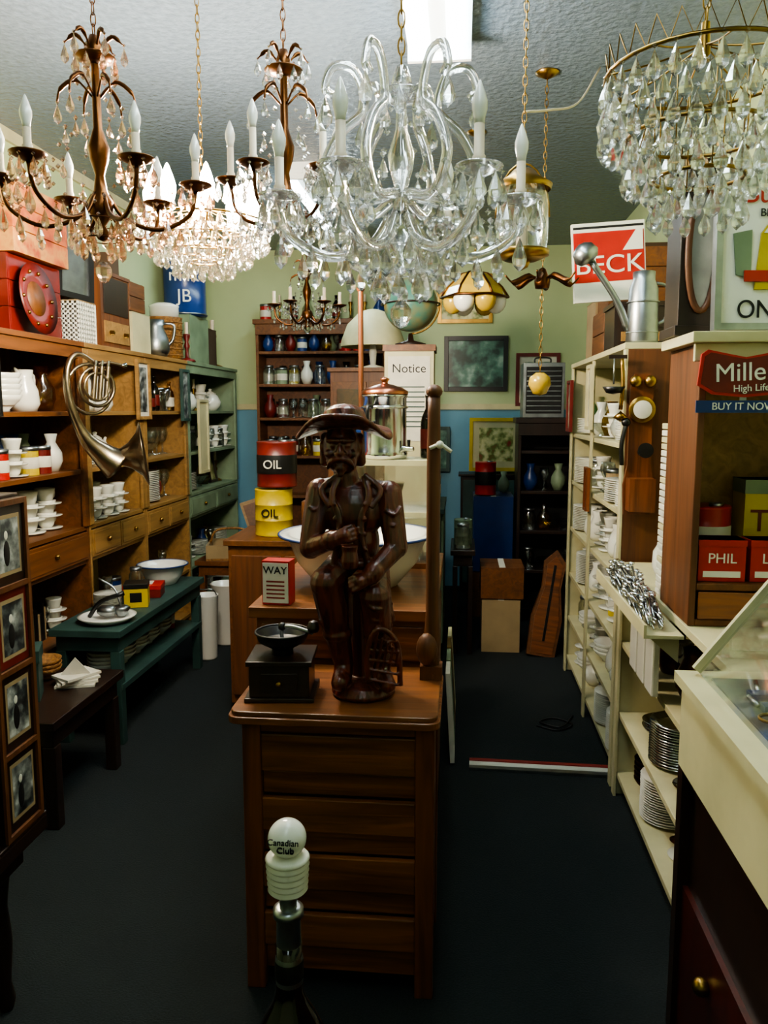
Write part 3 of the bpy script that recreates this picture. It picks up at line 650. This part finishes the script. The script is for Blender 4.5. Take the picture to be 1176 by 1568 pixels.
b.box(-.58,-.14,5.02,5.68,0,.04,dark);b.done('green_cupboard',bev=.003)
fill(-.2,5.02,5.68,.98,['food_tin','glass_bottle','vase','picture_frame'],1.3,hm=.4)
for k in range(4):
    fr('framed_picture',(-.045+.0*k,3.55+.2*k,.22),.18,.42,.015,[paper,greenp,brass,cream][k],photo1,pi/2+.0,None,-.06)
carton('cardboard_carton',-.55,-.12,3.55,3.9,0,.5,card)
crate('wooden_crate',-.5,-.14,3.57,3.88,.504,.85,brown)
put('candlestick',-.3,3.7,.52,0,1.3)
bench('low_stool',-.06,.1,5.1,5.6,.7,dark,lt=.03);drum('oil_can',.02,5.35,.7,.06,.17,greenp);put('glass_jar',.02,5.2,.7,0,1.1)
# ladder-back chair in the aisle
b=B();b.box(-.19,.19,-.19,.19,.43,.46,brown)
for x in(-.18,.15):
    b.box(x,x+.03,-.18,-.15,0,.43,dark);b.box(x,x+.03,.155,.185,0,.95,dark)
for z in(.55,.68,.81):b.box(-.15,.15,.16,.18,z,z+.06,dark)
for z in(.15,.28):b.box(-.15,.15,-.17,-.16,z,z+.02,dark);b.box(-.172,-.16,-.15,.155,z,z+.02,dark);b.box(.16,.172,-.15,.155,z,z+.02,dark)
b.done('ladder_back_chair',(.0,6.45,0),(0,0,.0),bev=.003,sc_=.9) if 0 else None
# aisle end boxes
carton('cardboard_carton',.15,.4,5.2,5.5,0,.36,card);carton('cardboard_carton',.14,.42,5.2,5.52,.362,.58,brown)
carton('blue_storage_box',.1,.4,6.1,6.5,.36,.95,blue);crate('wooden_crate',.1,.4,6.1,6.5,0,.355,brown)
drum('oil_can',.19,6.2,.95,.08,.25,red,black);put('vase',.34,6.4,.95,0,.9,greenp)
bshelf('dark_bookcase',.42,.98,6.0,6.35,[.1,.4,.7,1.0,1.3],0,1.5,dark,black)
for z in(.4,.7,1.0):fill(6.08,.46,.94,z,gl+['food_tin'],1.1,'x',.01,0,.24)
b=B();b.box(-.15,.15,-.14,.14,0,.4,steel);b.box(-.13,.13,-.145,-.14,.03,.37,black)
for k in range(9):b.box(-.125,.125,-.15,-.145,.045+k*.036,.055+k*.036,steel)
b.tube(spl([(-.06,0,.4),(-.05,0,.44),(.05,0,.44),(.06,0,.4)],4),.007,black,6);b.done('electric_heater',(.6,6.16,1.541),bev=.006)
put('glass_jar',.85,6.16,1.54,0,1.2)
b=B();b.prism([(-.09,0),(.09,0),(.1,.25),(.06,.45),(.07,.62),(.0,.7),(-.07,.62),(-.06,.45),(-.1,.25)],-.03,.03,brown)
b.prism([(-.07,.02),(.07,.02),(.08,.25),(.045,.45),(.05,.6),(.0,.66),(-.05,.6),(-.045,.45),(-.08,.25)],-.036,-.03,oak);b.box(-.008,.008,-.04,-.036,.1,.6,black)
b.done('wooden_instrument_case',(.53,5.15,.0),(-.2,.16,0))
b=B();b.box(-.05,.62,3.5,3.525,0,.012,tape);b.box(-.05,.62,3.45,3.5,0,.008,white);b.box(-.05,.62,3.42,3.45,0,.012,steel)
b.done('floor_threshold_strip',(0,0,.001),(0,0,-.03))
b=B();b.tube(spl([(.4,3.95,.006),(.5,3.9,.006),(.58,3.98,.006),(.5,4.06,.006),(.42,4.0,.006),(.52,3.93,.012),(.6,4.1,.006)],6),.004,black,6);b.done('electric_cable')
# ---------- right shelves
def rshelf(name,y0,y1,hs,top,fm,bm,xf=.66,xb=1.19,posts=(),sm_=None):
    b=B();t=.022
    for y in(y0,y1-t):b.box(xf,xb,y,y+t,0,top,(sm_ or fm) if y==y0 else fm)
    b.box(xb-.012,xb,y0+t,y1-t,0,top,bm)
    for z in hs:b.box(xf+.003,xb-.012,y0+t,y1-t,z-t,z,fm)
    b.box(xf-.015,xb,y0,y1,top,top+.025,fm)
    for y in list(posts)+[y0,y1-.045]:b.box(xf-.012,xf,y,y+.045,0,top,fm)
    return b.done(name,bev=.002)
rh=[.1,.35,.62,.9,1.18,1.46]
rshelf('white_shelf_unit',3.32,4.9,rh,1.84,cream,greenp,posts=(4.1,),sm_=brownv)
rshelf('white_shelf_unit',1.72,3.28,[.1,.36,.66],.96,cream,dark)
rshelf('dark_shelf_unit',4.95,5.9,rh,1.75,brown,dark,xf=.8)
for z in rh:
    hmx=.2 if z<1.4 else .24
    fill(.755,3.36,4.1,z,ch+['cut_glass_bowl','food_tin'],1.0,hm=hmx);fill(.755,4.13,4.84,z,ch+gl,1.0,hm=hmx)
    fill(.92,5.0,5.83,z,mix,.9,hm=hmx)
fr('framed_picture',(.646,4.12,1.66),.14,.32,.018,cream,photo1,-pi/2,paper)
fr('framed_picture',(.646,4.86,1.62),.16,.3,.018,dred,paint3,-pi/2)
fr('wall_plaque',(.646,4.12,1.2),.1,.22,.015,oakv,brass,-pi/2)
metalk=['serving_bowl','milk_jug','teacup','glass_goblet','stack_of_plates']
for z in(.1,.36,.66):
    y=1.76
    while y<3.02:
        k=R.choice(metalk);w=IT[k][1];put(k,.775,y+w/2,z,pi/2,1,R.choice([chrome,steel,white,steel,bronze,black]),{'serving_bowl':'metal_bowl','milk_jug':'metal_jug','teacup':'metal_cup','glass_goblet':'metal_goblet'}.get(k,k));y+=w+.01
b=B();b.box(.53,.643,2.3,3.12,.945,.955,cream);b.box(.53,.538,2.3,3.12,.955,.985,cream)
for y in(2.35,3.05):b.prism([(.643,.86),(.643,.945),(.545,.945)],y,y+.015,cream)
for k in range(150):
    x=R.uniform(.553,.598);y=R.uniform(2.38,3.0);z=.965+R.random()*.08*(1-abs(y-2.7)*1.6);a=R.uniform(1.1,2.0);l=R.uniform(.05,.08)
    d=Vector((math.cos(a)*l*.3,math.sin(a)*l,R.uniform(-.002,.045)));p=Vector((x,y,z))
    b.tube([p-d*.6,p,p+d*.8],[.004,.004,.005],chrome,6);b.sph(p+d*1.0,(.011,.015,.007),chrome,8,6)
b.done('chrome_cutlery_tray')
b=B()
for k in range(3):
    b.box(-.012,.012,-.17+k*.12,-.07+k*.12,-.0,.235,white);b.box(-.014,.014,-.172+k*.12,-.068+k*.12,.235,.25,chrome)
b.done('white_towel_dispenser',(.63,2.72,.68),bev=.006)
b=B()
for k in range(26):b.box(-.035,.035,-.04,.04,k*.022,k*.022+.018,R.choice([paper,white,cream]))
b.done('stack_of_white_boxes',(.695,2.69,.987),bev=.002)
put('vase',.74,2.85,.986,0,1.3);put('glass_jar',.79,3.0,.986,0,1.3)
# cubby above
b=B();X0,X1,Y0,Y1,Z0,Z1=.65,1.18,2.3,2.62,.986,1.78
b.box(X0,X0+.02,Y0,Y1,Z0,Z1,brownv);b.box(X1-.02,X1,Y0,Y1,Z0,Z1,brownv);b.box(X0+.02,X1-.02,Y1-.015,Y1,Z0,Z1,pine)
for z in(Z0,1.09,Z1-.02):b.box(X0+.02,X1-.02,Y0,Y1-.015,z,z+.02,brown)
b.box(X0-.03,X1+.01,Y0-.03,Y1,Z1,Z1+.03,cream);b.box(X0-.02,X1,Y0-.015,Y0,Z1-.05,Z1,cream)
b.box(X0+.025,X1-.025,Y0-.008,Y0,Z0+.022,1.087,oak);b.sph((.9,Y0-.015,1.05),.012,brass)
b.done('wooden_cubby_shelf',bev=.003)
def tin2(name,x,y,z,w,d,h,m,t=None,tm=paper,rz=0,lid=None):
    b=B();b.box(-w/2,w/2,-d/2,d/2,0,h,m);b.box(-w/2-.002,w/2+.002,-d/2-.002,d/2+.002,h*.85,h,lid or m);b.box(-w*.4,w*.4,-d/2-.001,-d/2,h*.1,h*.25,tm)
    if t:b.text(t,h*.34,tm,(0,-d/2-.001,h*.55))
    return b.done(name,(x,y,z+.001),(0,0,rz),bev=.003)
tin2('red_tin_box',.745,2.37,1.111,.13,.09,.12,red,'PHIL',white)
drum('red_round_tin',.75,2.51,1.11,.07,.2,red,paper);tin2('printed_tin_box',.95,2.53,1.111,.2,.11,.28,yel,'TEA',dred,0,greenp)
tin2('red_tin_box',.89,2.37,1.111,.13,.08,.12,red,'LIPS',white)
b=B();b.prism([(-.055,0),(.055,0),(.06,.12),(.045,.2),(.045,.5),(.03,.56),(-.03,.56),(-.045,.5),(-.045,.2),(-.06,.12)],-.02,0,oakv)
b.box(-.05,.05,-.1,-.02,.02,.15,oakv);b.lathe([(0,0),(.05,0),(.052,.015),(.04,.02),(0,.022)],brass,(0,-.02,.42),24,True,(0,-1,0));b.lathe([(0,.023),(.036,.023),(.036,.025),(0,.025)],paper,(0,-.02,.42),24,True,(0,-1,0))
for q in(-1,1):b.sph((q*.028,-.035,.53),(.024,.02,.024),brass)
b.cyl((0,-.03,.25),(0,-.1,.26),.012,.01,black);b.lathe([(.01,0),(.018,.02),(.03,.035),(.0,.03)],black,(0,-.09,.26),16,True,(0,-1,.1))
b.tube(spl([(-.06,-.03,.36),(-.075,-.035,.28),(-.07,-.03,.2)],4),.009,black,8);b.sph((-.06,-.03,.37),.018,black)
b.done('antique_wall_telephone',(.71,3.30,1.18),bev=.002)
b=B();b.tube([(0,0,.2),(0,-.005,.1)],.003,steel,6);b.lathe([(.0,0),(.03,.006),(.045,.03),(.042,.03),(.0,.01)],black,(0,-.01,.06),18);b.tube(spl([(.03,0,.2),(.035,-.01,.1),(.03,-.005,.0)],4),.008,brass,8);b.lathe([(0,0),(.03,.02),(0,.045)],brass,(.03,-.01,-.05),14);b.box(-.02,.05,-.0,.012,.2,.215,dark)
b.done('hanging_scoops',(.6,3.29,1.6))
# things on top of right units
ZT=1.867
b=B();b.T=Euler((0,-.07,0)).to_matrix().to_4x4()
b.box(-.16,.16,-.012,.012,0,.34,white);b.box(-.155,.155,-.014,-.012,.215,.3,red);b.box(-.155,.155,-.014,-.012,.085,.215,red);b.text('BECK',.11,white,(-.0,-.015,.155),sx=1.15,ext=.002)
b.box(-.155,.155,-.014,-.012,.315,.325,ink);b.prism([(.06,.215),(.12,.3),(.15,.3),(.15,.215)],-.016,-.014,white)
b.done('beer_sign',(.655,3.75,2.082),(0,0,.08))
radio((.86,3.77,ZT),.4,.24,.2,dark,0)
crate('wooden_crate',.7,1.15,4.15,4.5,ZT,2.1,brown);crate('wooden_crate',.72,1.15,4.17,4.48,2.104,2.4,brown)
carton('cardboard_carton',.72,1.1,4.55,4.85,ZT,2.2,card);carton('cardboard_carton',.8,1.15,4.57,4.83,2.204,2.5,cardd)
b=B();b.lathe([(0,0),(.055,0),(.058,.01),(.052,.2),(.04,.23),(.04,.26),(0,.265)],steel,n=28)
for z in(.04,.15):b.tube(ring(.057,z,24),.003,steel,6,True)
b.tube(spl([(.045,0,.22),(.085,0,.2),(.085,0,.1),(.055,0,.07)],4),.006,steel,8)
b.tube(spl([(-.05,0,.05),(-.1,-.01,.16),(-.2,-.03,.3)],5),[.014]*5+[.012]*6,steel,12);b.lathe([(0,-.03),(.035,-.02),(.048,.0),(.04,.03),(.02,.045),(0,.05)],steel,(-.215,-.032,.315),20,True,(-.5,0,.7))
b.done('watering_can',(.73,3.42,ZT),sc_=1.1)
b=B();b.box(-.06,.06,-.08,.08,0,.46,dark);b.box(-.07,.07,-.09,.09,.46,.49,dark);b.box(-.07,.07,-.09,.09,0,.03,dark)
b.tube([(.04*math.cos(t),-.088,.24+.17*math.sin(t)) for t in [2*pi*i/28 for i in range(28)]],.01,brownv,8,True)
b.add([(.04*math.cos(t),-.084,.24+.17*math.sin(t)) for t in [2*pi*i/28 for i in range(28)]],[tuple(range(28))],steel)
b.done('dark_oval_mirror_cabinet',(.68,2.52,1.812),bev=.003)
def budsign(loc,rz):
    b=B();w,h=.36,.42
    frame(b,w,h,.018,steel,enam,t=.03)
    b.text('Budget',.075,red,(0,-.016,.155));b.text('BREWED',.03,ink,(0,-.016,.105));b.text('ON TAP',.07,ink,(0,-.016,-.155),sx=.9)
    b.prism([(-.07,-.1),(.07,-.1),(.05,.06),(.02,.09),(-.03,.085),(-.055,.05)],-.02,-.013,yel);b.prism([(-.05,.05),(.045,.05),(.03,.085),(-.02,.09)],-.023,-.02,white)
    b.prism([(-.12,-.06),(-.08,-.07),(-.08,.06),(-.13,.05)],-.018,-.013,greenp);b.box(-.1,.1,-.024,-.02,-.08,-.05,red)
    return b.done('beer_sign',loc,(-.05,0,rz),bev=.001)
budsign((.86,2.36,2.025),.08)
b=B();pts=[(-.15,-.03),(-.14,.07),(-.12,.085),(-.05,.07),(0,.06),(.08,.075),(.16,.1),(.17,.09),(.16,0),(.165,-.04),(.1,-.06),(0,-.07),(-.1,-.06)]
b.prism(pts,-.012,0,red);b.prism([(x*.93,z*.88+.001) for x,z in pts],-.014,-.012,dred)
b.text('Miller',.085,white,(.0,-.016,.01),(pi/2,-.05,0));b.text('High Life',.032,white,(.02,-.016,-.04),(pi/2,-.05,0))
b.box(-.15,.13,-.008,0,-.12,-.08,blue);b.text('BUY IT NOW',.034,white,(0,-.01,-.1));b.box(-.01,.01,-.006,0,-.082,-.065,steel)
b.done('beer_sign',(.755,2.262,1.69),sc_=.82)
# ---------- glass display case bottom right
b=B();x0,x1,y0,y1=.42,1.15,.45,1.5
b.box(x0+.02,x1,y0,y1-.01,.06,.93,dark);b.box(x0,x1,y0,y1,.93,1.1,cream);b.box(x0-.012,x1,y0,y1+.012,1.09,1.11,cream)
b.box(x0+.03,x1,y0,y1-.03,0,.06,black);b.box(x0+.01,x0+.02,1.0,1.47,.12,.7,redw);b.box(x0+.01,x0+.02,.5,.97,.12,.7,redw)
for y in(1.3,.91):b.sph((x0+.0,y,.62),.016,brass,12,8)
b.box(x0,x0+.02,y1-.03,y1,.0,.93,dark)
def rail(p,q,m=cream,r=.011):b.tube([p,q],r,m,4,sm=False)
A=(x0+.02,1.12);C=(.74,1.52);D=(x1-.03,1.52)
for y in(y1-.015,y0+.015):
    rail((A[0],y,A[1]),(C[0],y,C[1]));rail((C[0],y,C[1]),(D[0],y,D[1]));rail((D[0],y,1.11),(D[0],y,1.52))
rail((C[0],y0,C[1]),(C[0],y1,C[1]));rail((D[0],y0,1.52),(D[0],y1,1.52))
b.add([(A[0],y0+.03,A[1]),(A[0],y1-.03,A[1]),(C[0],y1-.03,C[1]),(C[0],y0+.03,C[1])],[(0,1,2,3)],glass)
b.add([(C[0],y0+.03,C[1]),(C[0],y1-.03,C[1]),(D[0],y1-.03,C[1]),(D[0],y0+.03,C[1])],[(0,1,2,3)],glass)
b.add([(A[0],y1-.012,A[1]),(C[0],y1-.012,C[1]),(D[0],y1-.012,C[1]),(D[0],y1-.012,1.11)],[(0,1,2,3)],glass)
b.box(x0+.04,x1-.04,y0+.03,y1-.04,1.11,1.114,felt);b.box(.72,x1-.05,y0+.03,y1-.04,1.3,1.306,glass)
b.done('glass_display_case')
b=B()
for k in range(60):
    x=R.uniform(.48,.8);y=R.uniform(.85,1.42);a=R.random()*6
    if k%3==0:b.tube([(x+.02*math.cos(t),y+.02*math.sin(t),.006) for t in [2*pi*i/12 for i in range(12)]],.003,R.choice([brass,chrome]),6,True)
    elif k%3==1:b.box(x-.02,x+.02,y-.012,y+.012,0,.012,R.choice([white,blue,dred,steel,black]))
    else:b.tube([(x,y,.005),(x+.05*math.cos(a),y+.05*math.sin(a),.008)],.004,R.choice([brass,chrome,steel]),6)
b.done('jewellery_pieces',(0,0,1.116))
# ---------- chandeliers
def chain(b,x,y,z0,z1,m):
    n=max(1,int((z1-z0)/.026))
    for k in range(n):
        zc=z0+(k+.5)*(z1-z0)/n;h=(z1-z0)/n*.68;pts=[]
        for i in range(10):
            t=2*pi*i/10;u=.007*math.cos(t);w=h*math.sin(t)
            pts.append((x+u,y,zc+w) if k%2 else (x,y+u,zc+w))
        b.tube(pts,.0018,m,4,True)
def flame(b,c,m,s=1):
    b.lathe([(0,0),(.009*s,0),(.0105*s,.012*s),(.014*s,.025*s),(.0145*s,.038*s),(.009*s,.056*s),(.003*s,.072*s),(0,.076*s)],m,c,14)
def chand(name,loc,Rr,n,am,cm,cr_=cry,stem=.35,ch_=.09,ar=.006,bulb=bulb0,scroll=False,ph=.3,lowc=3,cl=.045,leaf=True,top_=1.0):
    b=B()
    b.lathe([(0,-.12),(.012,-.115),(.02,-.1),(.01,-.08),(.03,-.05),(.035,-.02),(.018,.01),(.012,.05),(.024,.09),(.028,.12),(.012,.17),(.01,stem-.06),(.022,stem-.03),(.012,stem),(0,stem+.005)],cr_ if scroll else am,n=16)
    for k in range(n):
        a=ph+2*pi*k/n;ca,sa=math.cos(a),math.sin(a)
        P=lambda r,z:(r*ca,r*sa,z)
        b.tube(spl([P(.02,0),P(.25*Rr,-.06),P(.6*Rr,-.085),P(.92*Rr,-.045),P(Rr,.02)],5),ar,am,8)
        b.lathe([(0,0),(.012,0),(.03,.008),(.045,.016),(.043,.019),(.02,.012),(0,.01)],cr_ if not leaf else am,P(Rr,.02),16)
        b.lathe([(0,0),(.012,0),(.012,.02),(.0095,.022),(.0095,ch_),(0,ch_)],cm,P(Rr,.035),12)
        if bulb:flame(b,P(Rr,.035+ch_),bulb,1)
        for i in range(8):
            t=2*pi*i/8;b.drop((Rr*ca+.041*math.cos(t),Rr*sa+.041*math.sin(t),.022),cl,cl*.5,cr_)
        b.drop(P(Rr,-.04),cl*1.3,cl*.6,cr_)
        for i in range(13):
            t=i/12;r=.03+(Rr-.04)*t;z=stem*.85*(1-t)**1.0+.03*t-.13*math.sin(pi*t);b.octa(P(r,z),.007,cr_)
            if i in(3,6,9):b.drop(P(r,z-.008),cl*.8,cl*.42,cr_)
        for i in range(4):b.drop(P(Rr*(.28+.18*i),-.08),cl,cl*.5,cr_)
        a2=a+pi/n
        for i in range(9):
            t=i/8-.5;aa=a2+t*2*pi/n*.8;rr=Rr*(.96-.12*(1-4*t*t));z=.0-.07*(1-4*t*t);b.octa((rr*math.cos(aa),rr*math.sin(aa),z),.006,cr_)
        b.drop((Rr*.84*math.cos(a2),Rr*.84*math.sin(a2),-.08),cl,cl*.5,cr_)
        if leaf:
            b.tube(spl([P(.01,stem*.62),P(.05,stem*.72),P(.09,stem*.66),P(.1,stem*.58)],4),[.003]*4+[.006]*5+[.003]*4,am,6)
            b.drop(P(.1,stem*.56),cl,cl*.5,cr_)
            b.tube(spl([P(.01,stem*.9),P(.045,stem*1.0),P(.075,stem*.95)],4),[.003]*3+[.006]*4+[.002]*2,am,6);b.drop(P(.075,stem*.94),cl,cl*.5,cr_)
        if scroll:
            s_=top_
            b.tube(spl([P(.02,.05*s_),P(.45*Rr,.03*s_),P(.62*Rr,.11*s_),P(.5*Rr,.2*s_),P(.3*Rr,.26*s_),P(.38*Rr,.35*s_),P(.55*Rr,.36*s_),P(.62*Rr,.31*s_),P(.56*Rr,.29*s_)],5),[.011]*20+[.009]*21,am,8)
            b.drop(P(.62*Rr,.29*s_),cl*1.2,cl*.6,cr_);b.drop(P(.6*Rr,.08*s_),cl*1.2,cl*.6,cr_)
    for j in range(lowc):
        r=.075-.022*j;z=-.07-.045*j
        b.tube(ring(r,z,16),.002,am,4,True)
        for i in range(max(4,10-2*j)):
            t=2*pi*i/max(4,10-2*j);b.drop((r*math.cos(t),r*math.sin(t),z),cl*1.1,cl*.55,cr_)
    b.lathe([(0,-.04),(.012,-.035),(.022,-.018),(.022,0),(.01,.015),(0,.018)],cr_,(0,0,-.07-.045*lowc-.03),8,False)
    b.lathe([(0,0),(.02,0),(.055,.015),(.053,.018),(0,.01)],cr_ if scroll else am,(0,0,stem-.07),16)
    for i in range(8):
        t=2*pi*i/8;b.drop((.052*math.cos(t),.052*math.sin(t),stem-.055),cl,cl*.5,cr_)
    top=H-loc[2]
    chain(b,0,0,stem,top-.03,am if not scroll else brass);b.lathe([(0,top-.035),(.02,top-.03),(.05,top-.008),(.055,top),(0,top)],am if not scroll else brass,n=20)
    return b.done(name,loc)
chand('crystal_chandelier',(-.97,2.15,2.17),.25,6,bronze,ivory,cryA,.4,.06,.006,bulb0,ph=.25,lowc=2,cl=.05)
chand('crystal_chandelier',(-.51,2.35,2.22),.16,5,bronze,ivory,cry,.38,.09,.005,bulb0,ph=.6,lowc=1,cl=.045)
chand('crystal_chandelier',(-.13,1.72,2.0),.25,6,cry,ivory,cry,.29,.075,.011,bulb0,True,ph=.15,lowc=2,cl=.055,leaf=False,top_=.8)
chand('candle_chandelier',(-.95,4.95,2.2),.2,6,bronze,ivory,cry,.3,.08,.007,None,ph=.2,lowc=0,cl=.03)
def fall(name,loc,tiers,cm,bulbs=0,bulbr=.1,wire=brass,crown=False):
    b=B()
    for r,z,rows,cols,l in tiers:
        b.tube(ring(r,z+.008,32),.004,wire,6,True)
        for j in range(rows):
            for i in range(cols):
                t=2*pi*(i+.5*(j%2))/cols;b.drop((r*math.cos(t),r*math.sin(t),z-j*l*.72),l,l*.52,cm)
    r0,z0=tiers[0][0],tiers[0][1]
    for i in range(8):
        t=2*pi*i/8;b.tube(spl([(r0*math.cos(t),r0*math.sin(t),z0+.01),(r0*.5*math.cos(t),r0*.5*math.sin(t),z0+.03),(0,0,z0+.06)],3),.002,wire,5)
        for tr in tiers[1:]:b.tube([(tr[0]*math.cos(t),tr[0]*math.sin(t),tr[1]+.01),(r0*.5*math.cos(t),r0*.5*math.sin(t),z0+.03)],.0015,wire,4)
    if crown:
        pts=[]
        n=26
        for i in range(2*n):
            t=pi*i/n;rr=r0*(1.0 if i%2 else .97);pts.append((rr*math.cos(t),rr*math.sin(t),z0+.008+(.05 if i%2 else 0)))
        b.tube(pts,.0018,wire,4,True)
    b.cyl((0,0,z0+.03),(0,0,z0+.1),.012,.008,wire)
    for k in range(bulbs):
        a=.4+2*pi*k/bulbs;c=(bulbr*math.cos(a),bulbr*math.sin(a),z0+.01)
        b.tube(spl([(0,0,z0+.03),(c[0]*.6,c[1]*.6,z0-.02),c],3),.004,wire,6);b.cyl(c,(c[0],c[1],c[2]+.02),.011,.011,ivory);flame(b,(c[0],c[1],c[2]+.02),bulbL,1.8)
    top=H-loc[2];chain(b,0,0,z0+.1,top-.03,wire);b.lathe([(0,top-.035),(.02,top-.03),(.05,top-.008),(.055,top),(0,top)],wire,n=20)
    return b.done(name,loc)
fall('tiered_crystal_chandelier',(.46,1.7,2.24),[(.185,0,3,30,.058),(.138,-.115,2,22,.058),(.085,-.195,2,14,.052)],cry,crown=True)
fall('lit_crystal_chandelier',(-.9,2.8,2.23),[(.22,0.0,2,44,.05),(.16,-.05,2,30,.05),(.1,-.09,2,18,.05),(.05,-.13,1,9,.05)],cryL,8,.17)
# lantern, hanging lamps
b=B();b.lathe([(.0,0),(.05,.0),(.085,.015),(.085,.03),(.03,.03)],brass,n=28);b.lathe([(.075,.03),(.08,.06),(.08,.19),(.065,.22),(.045,.24)],glass,n=28)
b.lathe([(.085,.21),(.09,.225),(.05,.25),(.03,.27),(0,.275)],brass,n=28);b.cyl((0,0,.03),(0,0,.09),.012,.012,ivory);flame(b,(0,0,.09),bulb0)
b.tube([(.082*math.cos(t),0,.13+.16*math.sin(t)) for t in [pi*i/12 for i in range(13)]],.003,brass,6);chain(b,0,0,.28,H-2.06-.03,brass);b.lathe([(0,H-2.06-.03),(.05,H-2.06-.005),(.05,H-2.06),(0,H-2.06)],brass,n=16)
b.lathe([(0,-.03),(.02,-.02),(.03,0),(0,.0)],brass,n=16)
b.done('hanging_glass_lantern',(.18,2.6,2.06))
b=B()
for k in range(6):
    a=k*pi/3;b.sph((.11*math.cos(a),.11*math.sin(a),-.02),(.055,.055,.065),yshade if k%2 else enam,14,8)
b.lathe([(.17,.0),(.14,.05),(.065,.12),(.02,.13),(0,.13)],yshade,n=6,sm=False)
for k in range(6):
    a=k*pi/3;b.tube([(.175*math.cos(a),.175*math.sin(a),0),(.142*math.cos(a),.142*math.sin(a),.05),(.067*math.cos(a),.067*math.sin(a),.12),(0,0,.135)],.006,bronze,6)
b.tube([(.175*math.cos(k*pi/3),.175*math.sin(k*pi/3),0) for k in range(6)],.007,bronze,6,True)
chain(b,0,0,.13,H-2.18-.03,brass);b.lathe([(0,H-2.18-.03),(.05,H-2.18-.005),(.05,H-2.18),(0,H-2.18)],brass,n=16);b.done('stained_glass_pendant_lamp',(.06,4.3,2.18))
b=B()
for k in range(6):
    a=k*pi/3+.3;b.tube(spl([(0,0,.03),(.06*math.cos(a),.06*math.sin(a),.05),(.13*math.cos(a),.13*math.sin(a),.02),(.17*math.cos(a),.17*math.sin(a),.05)],4),[.006]*4+[.013]*5+[.004]*4,bronze,8)
b.lathe([(0,0),(.03,.0),(.035,.03),(.015,.08),(0,.09)],bronze,n=16);chain(b,0,0,.09,H-2.12-.03,brass);chain(b,0,0,-.36,0,brass)
b.lathe([(0,-.46),(.03,-.45),(.05,-.41),(.045,-.38),(.02,-.36),(0,-.36)],yshade,n=18);b.lathe([(0,H-2.12-.03),(.05,H-2.12-.005),(.05,H-2.12),(0,H-2.12)],brass,n=16)
b.done('brass_pendant_fixture',(.34,3.6,2.12))
b=B();b.tube(spl([(.55,3.56,2.995),(.42,3.22,2.74),(.28,2.88,2.6),(.185,2.6,2.5)],6),.004,ivory,6);b.done('ceiling_cable')
# ---------- camera, world, view
cam=bpy.data.objects.new('camera',bpy.data.cameras.new('camera'));sc.collection.objects.link(cam)
cam.location=(0,0,1.6);cam.rotation_euler=(math.radians(90-7.3),0,math.radians(5.5))
cam.data.sensor_fit='VERTICAL';cam.data.sensor_height=36;cam.data.lens=28.1;cam.data.clip_start=.05
sc.camera=cam
w=bpy.data.worlds.new('world');sc.world=w;w.use_nodes=True;w.node_tree.nodes['Background'].inputs[0].default_value=(.02,.025,.03,1)
sc.view_settings.view_transform='AgX'
try:sc.view_settings.look='AgX - Medium High Contrast'
except Exception:pass
sc.view_settings.exposure=.75
